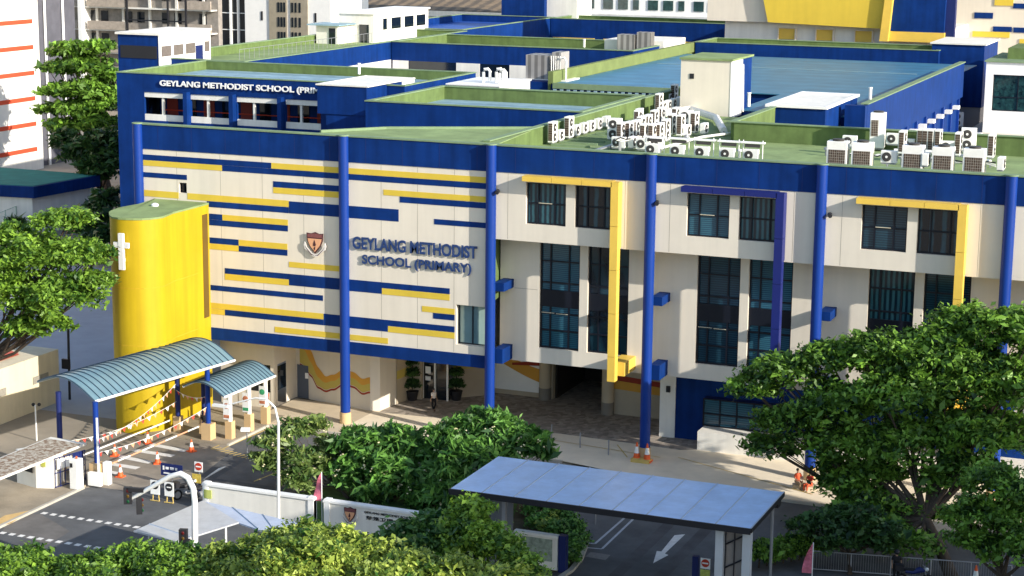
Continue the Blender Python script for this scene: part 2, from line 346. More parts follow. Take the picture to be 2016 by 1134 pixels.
gp.build('roof_kerb', GRNC, S1)
ROWS = """B -72.1 -61.9 17.32 16.94
Y -61.88 -46.3 17.32 16.94
Y -72.1 -65.66 16.93 16.55
B -65.64 -46.3 16.93 16.55
B -72.1 -68.41 16.10 15.76
B -61.76 -56.3 16.10 15.71
Y -61.77 -56.3 15.69 15.3
Y -53.63 -46.3 16.07 15.7
B -52.46 -46.3 15.68 15.3
Y -72.16 -69.1 14.87 14.44
Y -68.4 -60.6 14.87 14.44
B -66.87 -60.62 14.42 14.03
B -60.6 -52.54 14.83 14.03
B -50.01 -46.3 14.39 14.04
B -66.8 -65.71 13.58 13.19
Y -65.7 -60.69 13.58 13.19
B -66.8 -60.7 13.18 12.79
B -66.8 -64.48 11.95 11.55
Y -64.47 -60.75 11.95 11.55
Y -66.8 -64.49 11.53 11.14
B -64.48 -60.76 11.53 11.14
Y -60.65 -56.3 10.75 10.38
B -65.59 -60.68 9.92 9.54
Y -65.6 -60.67 9.53 9.12
B -60.67 -53.77 9.92 9.15
B -53.76 -48.9 9.92 9.54
Y -53.76 -48.9 9.53 9.12
B -66.85 -58.12 8.66 8.3
Y -66.88 -58.1 7.43 7.04
Y -66.88 -65.66 7.02 6.64
B -65.65 -58.1 7.02 6.64
B -58.08 -53.34 7.43 6.64
B -53.33 -48.55 7.43 7.04
Y -53.33 -48.55 7.02 6.62
Y -50.87 -48.55 8.6 8.22
B -50.07 -48.55 8.2 7.83
Y -61.81 -53.33 6.2 5.82"""
mb = MB(); my = MB()
for l in ROWS.split('\n'):
    c, a, b, z1, z0 = l.split(); (mb if c == 'B' else my).box(float(a), float(b), YF-.02, YF, float(z0), float(z1))
mb.build('blue_stripes', BLUE, S1); my.build('yellow_stripes', YEL, S1)
MB().box(-66.85, -46.05, YF-.06, YF+.5, 4.87, 5.7).build('blue_beam', BLUE, S1)
fo = window(S1, -69.05, -68.45, 14.85, 15.55, YF+.15, (.5,), (), DGLASS, .05)
# corner window by the third pillar
fo = window(S1, -48.45, -46.1, 6.25, 8.9, YF+.42, (.42,), (), wavemat('pale_curtain_glass', (.35, .48, .44), (.12, .22, .26), (1, 0, 0), .5, .15, 0, .4, .6, .2, .6), .06)
# pillars
for i, (x, zb) in enumerate(((-72.15, 0), (-56.44, .9), (-46.0, .9), (-35.4, .95), (-24.85, .95), (-13.95, .9))):
    pl = MB().lathe((x, 109.65, 0), [(.33, zb), (.33, 19.42)], 28).build('pillar', COLB, S1, smooth=True)
    if zb: MB().lathe((x, 109.65, 0), [(.38, 0), (.38, zb-.02)], 28).build('pillar_base', TAN, pl, smooth=True)
    MB().lathe((x, 109.65, 19.42), [(.37, 0), (.37, .07)], 28).build('pillar_cap', GRNC, pl, smooth=True)
    if i in (2, 3, 4, 5):
        MB().box(x+.05, x+.75, 110.1, 111.8, 9.95, 10.5).build('bracket', BLUE, pl)
        MB().box(x+.05, x+.7, 110.1, 111.8, 5.2, 6.15).build('bracket', BLUE, pl)
# classroom wing: upper boxes and recessed lower wall
up = MB(); lo = MB(); hu = []; hl = []
for k, x in enumerate((-43.67, -33.13, -22.43, -11.6)):
    if k < 3: hu += [(x, x+2.68, 14.52, 17.18), (x+3.28, x+5.95, 14.52, 17.18)]
    else: hu += [(x, x+2.68, 14.52, 17.18)]
    hl += [(x+.2, x+2.95, 6.1, 13.1), (x+3.5, x+6.25, 6.1, 13.1)] if k < 3 else [(x+.2, x+2.95, 6.1, 13.1)]
holed(up, -46.03, -8, 13.4, 17.7, YF, YF+.35, hu)
up.box(-46.03, -8, YF+.35, 111.8, 13.4, 13.6); up.box(-46.03, -45.7, YF+.35, 111.8, 13.6, 17.7); up.build('upper_wall', CREAM, S1)
holed(lo, -46.2, -8, 5.1, 13.4, 111.8, 112.15, hl); lo.box(-46.2, -8, 112.15, 130, 5.1, 5.4); lo.build('lower_wall', CREAM, S1)
MB().box(-46.2, -8, 112.9, 129.9, 5.4, 17.9).build('core_wall', BLUE, S1)
for i, h in enumerate(hu): window(S1, *h, YF+.2, (.28, .70), (.5,), PV[(0, 1, 2, 0, 3, 1, 0)[i % 7]])
for i, h in enumerate(hl): window(S1, *h, 112.0, (.25, .71), (.17, .33, .62, .82), PV[(2, 4, 3, 2, 0, 3, 2)[i % 7]], .1, band=(8.85, 9.95))
lt = MB()
for x in (-43.67, -33.13, -22.43):
    lt.box(x+.8, x+1.7, YF+.17, YF+.19, 15.86, 15.9)
    lt.box(x+.3, x+1.2, 111.96, 111.98, 8.42, 8.46); lt.box(x+1.3, x+2.1, 111.96, 111.98, 8.40, 8.44)
lt.build('window_latch', BRASS, S1)
# projecting fins round the windows
for x, M_ in ((-43.68, YFIN), (-33.33, mat('blue_cladding', (.010, .018, .14), .45, .1)), (-22.66, YFIN)):
    f = MB(); L_ = 6.35; n3 = 3; x1 = x+L_+.04
    for j in range(n3): f.box(x+j*(L_-.4)/n3+.012, x+(j+1)*(L_-.4)/n3-.012, 109.05, YF-.03, 17.33, 17.65)
    z = 17.65
    for dz in (2.75, 2.75, 2.75, 2.75, 1.6): f.box(x1-.5, x1, 109.05, 109.6, z-dz+.012, z-.012); z -= dz
    f.box(x1-.5, x1, 109.6, YF-.03, 13.5, 17.6)
    f.build('window_fin', M_, S1)
    MB().box(x1-.5, x1+.45, 109.62, 111.8, 5.35, 6.2).build('fin_bracket', M_, S1)
# wall mounted lamps by the pillars
for x in (-45.55, -35.0, -24.3):
    MB().tube([(x, 109.7, 16.5), (x+.1, 109.3, 16.45)], .13, 10).build('floodlight', DARKM, S1)
# ground floor behind the pillars
g = MB(); g.box(-67, -62.75, 111.3, 114.8, 3.05, 5.0); g.box(-67, -65.6, 111.35, 114.7, 0, 3.05); g.box(-63.05, -62.75, 111.3, 111.75, .1, 3.05); g.box(-62.8, -62.75, 113.0, 114.8, .1, 3.05); g.box(-65.6, -63.05, 111.32, 111.5, 0, 1.1); g.build('booth', CREAM, S1)
fo = MB().box(-65.6, -63.05, 111.38, 111.46, 1.1, 3.05).box(-62.82, -62.77, 111.75, 113.0, 1.2, 2.9).build('booth_glass', DGLASS, S1)
gw = MB()
gw.prism([(-62.75, 114.45), (-56.3, 113.1), (-55.7, 113.4), (-55.45, 115.4), (-55.45, 121), (-62.75, 121)], .1, 5.0); gw.build('entrance_wall', CREAM, S1)
def onwall(a, b, t, off=.02):
    """point at fraction t of the wall line a-b, off towards the street"""
    d = Vector((b[0]-a[0], b[1]-a[1])); n = Vector((d.y, -d.x)).normalized()
    return a[0]+d.x*t+n.x*off, a[1]+d.y*t+n.y*off
def ribbon(a, b, fn, parent, name, m, off, t0=0., t1=1., n=28):
    k = MB()
    for i in range(n):
        u0 = t0+(t1-t0)*i/n; u1 = t0+(t1-t0)*(i+1)/n; p = onwall(a, b, u0, off); q = onwall(a, b, u1, off); l0, h0 = fn(u0); l1, h1 = fn(u1)
        k.face([(p[0], p[1], l0), (q[0], q[1], l1), (q[0], q[1], h1), (p[0], p[1], h0)])
    return k.build(name, m, parent, fixn=False)
W0, W1 = (-62.75, 114.45), (-56.3, 113.1)
WT = [(0, 3.2), (.05, 2.6), (.12, 2.45), (.2, 1.9), (.3, 1.15), (.4, .98), (.5, 1.2), (.66, 1.75), (.78, 1.65), (.9, 1.3), (1, 1.5)]
def wav(u):
    for (a, p), (b, q) in zip(WT, WT[1:]):
        if u <= b: t = (u-a)/(b-a); t = t*t*(3-2*t); return p+(q-p)*t
    return WT[-1][1]
def wav_old(u):  # mural centre height
    return 1.75+2.6*max(0, 1-u/.42)**1.6*(1 if u > .12 else 1)+.35*sin((u-.55)*7)*(u > .42)
ribbon(W0, W1, lambda u: (wav(u)-.14, wav(u)), S1, 'mural_red_wave', MURR, .012, .05, 1, 50)
ribbon(W0, W1, lambda u: (wav(u)+.04, wav(u)+.55+max(0, .35-u)*2.5), S1, 'mural_yellow_wave', MURY, .012, .05, 1, 50)
ribbon(W0, W1, lambda u: (min(4.97, wav(u)+.55+max(0, .35-u)*2.5), min(4.98, wav(u)+1.0+max(0, .4-u)*4)), S1, 'mural_orange_wave', MURO, .012, .05, 1, 50)
W2, W3 = (-55.45, 119.2), (-50.6, 120.3)
gw = MB().prism([(-55.4, 115.4), (-55.2, 117.2), (-54.4, 117.3), (-54.4, 117.6), (-55.3, 117.8)], .1, 5.0)
gw.box(-52.3, -35.9, 121.6, 121.9, .1, 5.0) if False else None
gw.prism([(-52.5, 118.6), (-50.6, 120.3), (-50.6, 120.6), (-52.7, 118.9)], .1, 5.0)
gw.box(-50.5, -46.0, 121.2, 121.5, .1, 5.0); gw.box(-41.6, -35.9, 119.2, 119.5, .1, 5.); gw.box(-41.6, -41.3, 119.5, 134, .1, 5.); gw.box(-46.3, -46.0, 121.5, 134, .1, 5.)
pd = MB().box(-41.75, -41.62, 119.6, 127.5, .1, 5.).box(-45.98, -45.85, 121.6, 127.5, .1, 5.).box(-45.8, -41.8, 127.3, 127.5, .1, 5.).box(-45.9, -41.7, 121, 127.5, 4.8, 4.95); pd.build('passage_shade', mat('passage_shade_paint', (.035, .028, .024), .8, .2), S1); gw.build('lobby_wall', mat('lobby_paint', (.45, .38, .28), .8, .08), S1)  # near-black panels paint the shade inside the entrance passage
ribbon((-41.3, 119.2), (-36, 119.2), lambda u: (2.55-.3*u, 2.95-.35*u), S1, 'mural_red_wave', MURR, .012)
ribbon((-41.3, 119.2), (-36, 119.2), lambda u: (1.95-.25*u, 2.55-.3*u), S1, 'mural_orange_wave', MURO, .012)
ribbon((-52.5, 118.6), (-50.6, 120.3), lambda u: (2.2, 2.9), S1, 'mural_yellow_wave', MURY, .014)
ribbon((-55.4, 115.4), (-55.2, 117.2), lambda u: (1.9, 2.5), S1, 'mural_yellow_wave', MURY, .014)
# slab over the forecourt ceiling
MB().box(-47.4, -46.2, 111.8, 130, 5.1, 5.4).build('soffit', CREAM, S1)
# doors
d_ = MB().face([(*onwall(W0, W1, .015, .03), .12), (*onwall(W0, W1, .17, .03), .12), (*onwall(W0, W1, .17, .03), 2.5), (*onwall(W0, W1, .015, .03), 2.5)]).build('office_door', mat('grey_door', (.10, .12, .16), .5, .1), S1, fixn=False)
MB().box(-61.9, -61.65, 114.15, 114.17, 1.6, 2.0).build('notice', WHITE2, S1)
dr = MB(); dr.box(-54.4, -52.5, 117.75, 117.85, .1, 4.3); dg = dr.build('glass_door', DGLASS, S1)
f = MB()
for x in (-54.45, -53.5, -52.55): f.box(x-.05, x+.05, 117.6, 117.74, .1, 4.4)
f.box(-54.4, -52.6, 117.62, 117.72, 4.3, 4.45); f.build('door_frame', WHITE2, dg)
MB().box(-54.2, -53.8, 117.55, 117.59, 2.0, 2.5).box(-54.2, -53.8, 117.55, 117.59, 1.5, 1.8).build('door_notice', WHITE2, dg)
# round posts
for x, y in ((-46.5, 120.95), (-41.15, 119.0)):
    q = MB().lathe((x, y, 0), [(.42, 1.0), (.42, 5.0)], 20).build('post', mat('post_cream', (.5, .42, .3), .7, .08), S1, smooth=True)
    MB().lathe((x, y, 0), [(.44, .1), (.44, 1.0)], 20).build('post_base', mat('post_grey', (.22, .2, .17), .7, .1), q, smooth=True)
# white pier, blue wall, plinth and its window
MB().box(-36.2, -35.15, 115.1, 115.6, .05, 5.0).build('pier', WHITE, S1)
MB().box(-35.15, -8, 115.2, 115.6, .05, 5.08).build('ground_floor_wall', BLUE, S1)
MB().box(-33.0, -8, 113.1, 115.2, 0, 1.35).build('plinth', WHITE, S1)
window(S1, -33.1, -27.5, 1.37, 3.2, 114.5, (.2, .4, .6, .8), (.45,), BLIND, .08); MB().box(-33.05, -27.5, 114.66, 115.2, 1.37, 3.2).build('window_box', NAVY, S1)
MB().box(-35.75, -35.5, 114.95, 115.1, 3.2, 3.6).build('wall_lamp', DARKM, S1)
# lettering and crest on the striped wall
fontmesh('sign_lettering', 'GEYLANG METHODIST', NAVY if False else mat('letter_blue', (.018, .045, .15), .5, .05), S1, -55.85, -46.95, 12.02, 12.84, YF-.07, .06, .026)
fontmesh('sign_lettering', 'SCHOOL (PRIMARY)', MATS['letter_blue'], S1, -55.15, -47.35, 10.88, 11.68, YF-.07, .06, .026)
def crest(root, cx, zt, s, y, parts=True):
    c = lambda pts: [(cx+a*s, zt+b*s) for a, b in pts]
    dk = mat('crest_dark', (.07, .025, .03), .6, .1)
    o = MB().xz(c([(-.5, 0), (-.25, -.03), (0, .06), (.25, -.03), (.5, 0), (.47, -.4), (.34, -.72), (0, -1.12), (-.34, -.72), (-.47, -.4)]), y-.10, y).build('crest', dk, root)
    MB().xz(c([(-.42, -.30), (.42, -.30), (.39, -.45), (.28, -.70), (0, -1.02), (-.28, -.70), (-.39, -.45)]), y-.125, y-.1).build('crest_field', mat('crest_pink', (.70, .36, .20), .6, .06), o)
    MB().xz(c([(-.43, -.06), (0, -.01), (.43, -.06), (.43, -.24), (-.43, -.24)]), y-.12, y-.1).build('crest_chief', mat('crest_maroon', (.20, .07, .07), .6, .2, 9.), o)
    MB().xz(c([(0, -.35), (.09, -.62), (.03, -.72), (-.09, -.68), (-.07, -.55)]), y-.14, y-.125).build('crest_flame', dk, o)
    MB().xz(c([(-.05, -.8), (.06, -.72), (.03, -.9), (-.02, -.95)]), y-.14, y-.125).build('crest_flame', dk, o)
    MB().xz(c([(-.62, -.50), (-.55, -.62), (-.5, -.78), (-.2, -1.08), (0, -1.16), (.2, -1.08), (.5, -.78), (.55, -.62), (.62, -.50), (.68, -.68), (.62, -.9), (.42, -1.02), (.16, -1.28), (-.16, -1.28), (-.42, -1.02), (-.62, -.9), (-.68, -.68)]), y-.09, y-.02).build('crest_ribbon', mat('crest_white', (.72, .68, .64), .6, .1), o)
    MB().xz(c([(-.60, -.72), (-.5, -.86), (-.2, -1.16), (0, -1.22), (.2, -1.16), (.5, -.86), (.6, -.72), (.5, -.9), (.2, -1.22), (-.2, -1.22), (-.5, -.9)]), y-.1, y-.09).build('crest_motto', dk, o)
crest(S1, -58.6, 12.85, 1.22, YF-.1)
# roof of the wing
def ring(x0, x1, y0, y1, t, z0, z1, mb, skip=''):
    if 'S' not in skip: mb.box(x0, x1, y0, y0+t, z0, z1)
    if 'N' not in skip: mb.box(x0, x1, y1-t, y1, z0, z1)
    if 'W' not in skip: mb.box(x0, x0+t, y0+t, y1-t, z0, z1)
    if 'E' not in skip: mb.box(x1-t, x1, y0+t, y1-t, z0, z1)
    return mb
MB().box(-47.2, -8, 110.3, 130, 17.95, 18.05).box(-47.2, -36.0, 130, 145.2, 17.94, 18.04).build('roof', GROOF, S1)
rp = MB().box(-47.5, -47.2, 112, 163, 15.5, 19.3); rp.box(-35.9, -8, 129.9, 130.2, 15.5, 19.35); rp.box(-36.2, -35.9, 130.2, 141.5, 15.5, 19.35)
rp.build('parapet', GRN, S1)
cp = MB().box(-47.6, -47.1, 112, 163, 19.3, 19.38).box(-36.3, -8, 129.8, 130.3, 19.35, 19.42).box(-36.3, -35.8, 130.3, 141.5, 19.35, 19.42); cp.build('coping', GRNC, S1)
MB().box(-8.3, -8, YF+.5, 130, 5.1, 19.4).build('end_wall', BLUE, S1)
rs = MB()
for i in range(9): rs.box(-46.4+.1*i, -43.6, 121.2+i*1.55, 121.35+i*1.55, 18.05, 18.2)
rs.build('roof_rib', GRNC, S1)
# ------------------------------------------------------------------ yellow tower with the cross
ty = thing('yellow_tower', 'tall bright yellow round-fronted stair tower with a white cross', 'tower', (-69, 105, 0))
cx, cy, rr = -68.9, 103.0, 2.15
arc = [(cx+rr*cos(a), cy+rr*sin(a)*.95) for a in [radians(180+i*7.5) for i in range(25)]]
poly = [tuple(U(*q, 'z', 14.3)[:2]) for q in ((308, 391), (273, 402), (235, 409), (219, 415), (215.5, 418), (216, 423), (221, 427), (233, 429), (248, 430), (263, 430.5), (280, 430.5), (296, 429.5), (310, 428), (321, 426))]+[(-66.75, 105.3), (-66.75, 109.78), (-71.0, 109.78)]
arc = poly[3:15]; cx, cy = -68.2, 104.5
MB().prism(poly, .02, 14.2).build('wall', TOWY, ty, smooth=True)
MB().prism([(cx+(x-cx)*1.015, cy+(y-cy)*1.015 if y < 109 else y) for x, y in poly], 14.2, 14.32).build('roof', GROOF, ty)
MB().box(-66.76, -66.72, 108.9, 109.55, 6.5, 13.6).build('slot_strip', mat('slot_dark', (.12, .07, .01), .8, .1), ty)  # flat brown strip drawn for the inset slot, no opening behind
MB().box(-67.3, -66.74, 107.6, 109.7, 0, 4.5).build('door_pier', TOWY, ty) if False else None
jn = MB()
for z in (9.7, 5.9):
    for i in range(len(arc)-1):
        a, b = arc[i], arc[i+1]
        n1 = Vector((a[0]-cx, a[1]-cy)).normalized()*.012; n2 = Vector((b[0]-cx, b[1]-cy)).normalized()*.012
        jn.face([(a[0]+n1.x, a[1]+n1.y, z), (b[0]+n2.x, b[1]+n2.y, z), (b[0]+n2.x, b[1]+n2.y, z+.05), (a[0]+n1.x, a[1]+n1.y, z+.05)])
    jn.box(-66.76, -66.735, 105.3, 108.2, z, z+.05)
jn.build('joint', mat('joint_ochre', (.5, .33, .02), .8, .1), ty)
MB().lathe((-69.2, 107, 14.32), [(.25, 0), (.25, .12), (.1, .2)], 12).build('roof_vent', WHITE2, ty, smooth=True)
cr = MB().box(-68.52, -68.16, 101.55, 101.75, 10.98, 13.35).box(-68.9, -68.52, 101.57, 101.73, 12.42, 12.76).box(-68.16, -67.78, 101.57, 101.73, 12.42, 12.76).box(-68.44, -68.24, 101.75, 102.1, 11.5, 11.7)
o = cr.build('cross', WHITE2, ty); o['label'] = 'white cross mounted on the round front'
# ------------------------------------------------------------------ other school blocks (roofs in planes found from the photograph)
def block(name, label, x0, x1, y0, y1, zt, zf, z0=0, wall=None, floor=None, skip='', inner=None, t=.25, cat='school block'):
    r = thing(name, label, cat, ((x0+x1)/2, (y0+y1)/2, 0)); wall = wall or BLUE; inner = inner or GRN
    MB().box(x0, x1, y0, y1, z0, zf-.05).build('wall', wall, r)
    o = ring(x0, x1, y0, y1, t, zf-.05, zt, MB(), skip); o.build('parapet', wall, r)
    o = ring(x0+t, x1-t, y0+t, y1-t, .06, zf-.05, zt-.002, MB(), skip); o.build('parapet_lining', inner, r)
    o = ring(x0-.06, x1+.06, y0-.06, y1+.06, t+.2, zt, zt+.08, MB(), skip); o.build('coping', GRNC, r)
    MB().box(x0+t+.06, x1-t-.06, y0+t+.06, y1-t-.06, zf-.05, zf).build('roof', floor or GROOF, r)
    return r
# left rear block with corridor and white lettering
A_ = thing('school_wing', 'blue rear school wing with white name lettering above an open corridor', 'school block', (-83, 150, 0))
w_ = MB(); holed(w_, -96.3, -70, 0, 18.3, 143.3, 143.6, [(-93.5, -89.3, 15.3, 17.8), (-88.75, -84.7, 15.3, 17.8), (-84.1, -80.0, 15.3, 17.8), (-79.3, -75.9, 15.3, 17.8)])
w_.box(-96.3, -70, 146.5, 158, 0, 18.3); w_.box(-96.3, -96, 143.6, 146.5, 0, 18.3); w_.build('wall', BLUE, A_)
ring(-96.3, -68, 143.3, 158.3, .25, 18.3, 19.4, MB()).build('parapet', BLUE, A_)
ring(-96.05, -68.25, 143.55, 158.05, .06, 18.3, 19.39, MB()).build('parapet_lining', GRN, A_)
ring(-96.36, -67.94, 143.24, 158.36, .4, 19.4, 19.48, MB()).build('coping', GRNC, A_)
MB().box(-95.9, -68.4, 143.7, 157.9, 18.2, 18.6).build('roof', LBLUE, A_)
MB().box(-96.0, -70, 143.6, 146.5, 14.7, 14.9).build('corridor_floor', CONC, A_)
cw = MB(); 
for x in (-93.5, -88.75, -84.1, -79.3):
    cw.box(x, x+4.1, 143.38, 143.5, 15.3, 15.85); 
cw.build('corridor_parapet', WHITE, A_)
cw = MB()
for x in (-93.5, -88.75, -84.1, -79.3): cw.box(x, x+4.1, 143.38, 143.5, 17.35, 17.8)
cw.build('corridor_fascia', WHITE, A_)
cd = MB(); ce = MB()
for i in range(11):
    x = -95+i*1.9; (cd if i % 2 else ce).box(x, x+1.1, 146.4, 146.48, 14.9, 17.3)
cd.build('corridor_door', MAROON, A_); ce.build('corridor_window', DGLASS, A_)
cw = MB()
for i in range(5): cw.box(-91.8+i*4.6, -91.6+i*4.6, 143.5, 143.7, 15.3, 17.8)
cw.build('corridor_post', WHITE, A_)
rl = MB().box(-93.5, -75.9, 146.3, 146.36, 15.9, 16.0).build('corridor_rail', RED, A_)
pb = MB()
for x in (-88.95, -84.35, -79.6): pb.prism([(x-.2, 142.7), (x+.2, 142.7), (x+.2, 143.3), (x-.2, 143.3)], 15.0, 18.0)
pb.build('buttress', BLUE, A_)
fontmesh('sign_lettering', 'GEYLANG METHODIST SCHOOL (PRIMARY)', WHITE2, A_, -91.75, -73.9, 18.3-.02, 18.93, 143.2, .08, .025)
# stair tower in front of it
St = thing('stair_tower', 'blue square stair tower with white roof rim beside the white lettering', 'stair tower', (-71.5, 144, 0))
MB().box(-73.45, -69.7, 139.6, 148.4, 0, 17.2).build('wall', BLUE, St); MB().box(-74.2, -69.65, 139.5, 148.5, 17.2, 19.55).build('upper_wall', BLUE, St)
MB().box(-69.66, -69.55, 146.2, 148.52, 18.0, 19.5).build('white_panel', WHITE2, St)
ring(-74.3, -69.5, 139.4, 148.6, .3, 19.55, 19.66, MB()).build('coping', WHITE, St); MB().box(-74.0, -69.8, 139.7, 148.3, 19.3, 19.58).build('roof', WHITE, St)
B_ = block('low_school_block', 'blue school block with pale blue roof behind the green triangular roof', -65.3, -47.6, 130.6, 145.0, 19.4, 18.35, 0, BLUE, LBLUE)
# rooftop tower left
Lb = thing('rooftop_room', 'blue and white rooftop room at far left behind the lettered wing', 'rooftop room', (-103, 161, 0))
MB().box(-105.1, -100.5, 156.8, 166.1, 0, 21.75).build('wall', BLUE, Lb); MB().box(-100.5, -100.4, 156.75, 166.15, 18, 21.75).build('white_wall', WHITE2, Lb)
MB().box(-105.3, -100.3, 156.6, 166.3, 21.75, 21.95).build('roof', WHITE, Lb)
m = MB(); m.box(-104.8, -100.7, 156.72, 156.8, 19.5, 20.7); m.build('louvre', DARKM, Lb)
for y in (157.1, 159.3, 161.5, 165.0):
    MB().box(-100.4, -100.36, y, y+1.7 if y < 164 else y+.9, 19.7, 20.7).build('window', mat('grey_screen', (.14, .12, .11), .7, .2, 4.), Lb)
MB().box(-100.4, -100.34, 163.3, 164.6, 17.9, 20.4).build('door', NAVY, Lb)
# long west range with east facing blue wall, and its front court
Cb = block('rear_school_block', 'long blue school range with green roof edge left of the courtyard', -104.9, -92.3, 158.8, 212, 19.4, 18.5, 0, BLUE, GROOF)
MB().box(-92.3, -92.2, 176, 190.8, 13, 17.45).build('lower_panel', WHITE, Cb)
fw_ = MB()
for i in range(34): fw_.tube([(-93.2, 159.5+i*.95, 19.5), (-93.2, 159.5+i*.95, 20.5)], .02, 5)
fw_.tube([(-93.2, 159.5, 20.5), (-93.2, 191, 20.5)], .025, 5); fw_.build('railing', GREY, Cb)
Db = block('far_school_block', 'blue school block closing the rear of the courtyard', -92.2, -64.0, 190.9, 205.5, 19.4, 18.4, 0, BLUE, GROOF)
dw = MB()
for x0, x1 in ((-92.0, -90.1), (-84.3, -81.5), (-78.0, -75)): dw.box(x0, x1, 190.8, 190.9, 14, 17.4)
dw.build('white_panel', WHITE, Db)
dw = MB()
for x0, x1 in ((-90.0, -84.4), (-81.4, -78.1)): dw.box(x0, x1, 190.82, 190.9, 14.5, 17.4)
dw.build('window', DGLASS, Db)
Eb = block('farthest_school_block', 'blue roofed school block at the top of the rear courtyard', -108, -93.7, 214, 246, 19.4, 18.5, 0, BLUE, mat('blue_roof', (.02, .08, .36), .5, .1), inner=BLUE)
Fb = block('north_school_block', 'blue school range with yellow panels beneath at the very back', -93.6, -64, 243.7, 252, 19.4, 18.5, 0, BLUE, GROOF)
dw = MB()
for i in range(4): dw.box(-93.2+i*7.3, -87.2+i*7.3, 243.55, 243.7, 15.5, 16.9)
dw.build('yellow_panel', YFIN, Fb)
# hall with teal roof
Hb = thing('school_hall', 'large school hall under a wide teal metal roof with bright blue side wall', 'hall', (-46, 180, 0))
MB().prism([(-62.7, 163.5), (-41, 163.5), (-41, 149), (-30.3, 147.05), (-30.3, 194), (-33.0, 205), (-62.7, 205)], 0, 18.2).build('wall', BLUE, Hb)
MB().prism([(-62.4, 163.2), (-41, 163.2), (-41, 148.8), (-30.45, 147.2), (-30.45, 205), (-62.4, 205)], 18.2, 18.28).build('roof', TEAL, Hb)
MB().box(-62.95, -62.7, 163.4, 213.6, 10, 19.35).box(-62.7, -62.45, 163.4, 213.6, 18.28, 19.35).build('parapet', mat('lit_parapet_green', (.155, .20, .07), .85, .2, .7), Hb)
MB().box(-30.3, -30.0, 147.1, 193.9, 15.9, 19.35).build('side_band', BLUE, Hb)
MB().box(-30.5, -29.9, 147.0, 194.0, 19.35, 19.43).build('coping', GRNC, Hb)
MB().box(-62.4, -47.6, 163.15, 163.3, 17.85, 18.36).build('eaves', GRNC, Hb)
lw = MB()
for i in range(22): lw.box(-62.3+i*.66, -62.3+i*.66+.3, 163.05, 163.15, 16.6, 17.8)
lw.build('louvre', LBLUE, Hb)
cn = MB()
for i in range(10): cn.box(-30.3, -30.05, 151+i*4.6, 151.25+i*4.6, 5, 15.9)
cn.build('rib', COLB, Hb)
cn = MB()
for i in range(9): cn.box(-30.3, -29.7, 153+i*4.6, 153.9+i*4.6, 15.0, 15.35)
cn.build('wall_vent', WHITE2, Hb)
MB().box(-31.6, -30.0, 146.3, 147.0, 10, 19.3).build('end_pier', BLUE, Hb)
sk = MB()
for i in range(3): sk.box(-61+i*9, -52+i*9, 190-.03*i, 190.12, 18.28, 18.34)
sk.build('roof_joint', mat('roof_joint', (.2, .3, .33), .5, .1), Hb)
Gb = block('hall_rear_block', 'low blue block with green roof between the teal roof and the yellow wall', -62.3, -35, 208, 216, 19.4, 18.6, 0, BLUE, GROOF)
Rt = thing('blue_stair_block', 'blue square stair block at the far right corner of the teal roof', 'stair block', (-33, 216, 0))
MB().box(-35.9, -30.3, 209, 219, 13.4, 20.1).build('wall', BLUE, Rt); MB().box(-35.8, -30.4, 209.1, 219, 0, 13.4).build('lower_wall', mat('grey_render', (.30, .29, .30), .8, .1), Rt); MB().box(-36.1, -30.1, 208.8, 219.2, 20.1, 20.25).build('roof', WHITE, Rt)
# rooms standing on the roofs
Wb = thing('white_lift_room', 'tall cream windowless lift room standing on the green roof', 'rooftop room', (-42.6, 148, 17.9))
MB().box(-44.7, -40.6, 145.43, 148.6, 17.9, 22.4).build('wall', CREAM, Wb); MB().box(-40.6, -40.5, 145.4, 148.6, 17.9, 22.4).build('side_wall', WHITE2, Wb)
MB().box(-44.0, -40.55, 148.6, 151.5, 17.9, 22.4).build('blue_wall', BLUE, Wb)
MB().box(-44.8, -40.4, 145.3, 151.6, 22.4, 22.55).build('roof', GROOF, Wb); MB().box(-43.95, -43.6, 145.38, 145.43, 20.9, 21.3).build('vent', DARKM, Wb)
MB().tube([(-40.3, 148.0, 22.0), (-40.2, 148.0, 18.2)], .07, 8).build('pipe', PIPE, Wb)
Wc = thing('blue_lift_room', 'low blue room with open white tray roof in front of the teal roof', 'rooftop room', (-34.5, 147, 17))
MB().box(-36.6, -32.1, 141.8, 153.2, 10, 19.35).build('wall', BLUE, Wc)
ring(-36.75, -31.95, 141.65, 153.35, .25, 19.35, 19.55, MB()).build('coping', WHITE2, Wc); MB().box(-36.4, -32.3, 142, 153, 19.0, 19.4).build('roof', WHITE, Wc)
Wd = thing('white_pump_room', 'low white rooftop room with curved pipes left of the green block', 'rooftop room', (-62, 148, 18))
MB().box(-66.0, -61.2, 147.5, 154.5, 15, 19.3).build('wall', WHITE, Wd); MB().box(-66.1, -61.1, 147.4, 154.6, 19.3, 19.4).build('roof', WHITE2, Wd)
for x, y in ((-63.5, 149.5), (-62.6, 150.2), (-61.9, 149.2)):
    MB().tube([(x, y, 19.4), (x, y, 20.3), (x+.1, y, 20.55), (x+.4, y, 20.6), (x+.6, y, 20.4), (x+.6, y, 19.6)], .14, 8).build('pipe', PIPE, Wd, smooth=True)
def pent(name, label, p0, p1, x1, z0, z1, M1, side=None, roof=None):
    pass
Pa = thing('white_penthouse', 'white rooftop penthouse with dark windows above the courtyard range', 'rooftop room', (-99, 200, 18.5))
MB().box(-103.3, -98.8, 199.8, 215, 18.5, 21.8).build('wall', WHITE, Pa); MB().box(-103.5, -98.6, 199.6, 215.2, 21.8, 22.0).build('roof', WHITE2, Pa)
for y in (202.3, 204.6, 208.2, 211.6): MB().box(-98.8, -98.76, y, y+(1.0 if y < 203 else 2.5), 19.9, 21.2).build('window', DGLASS, Pa)
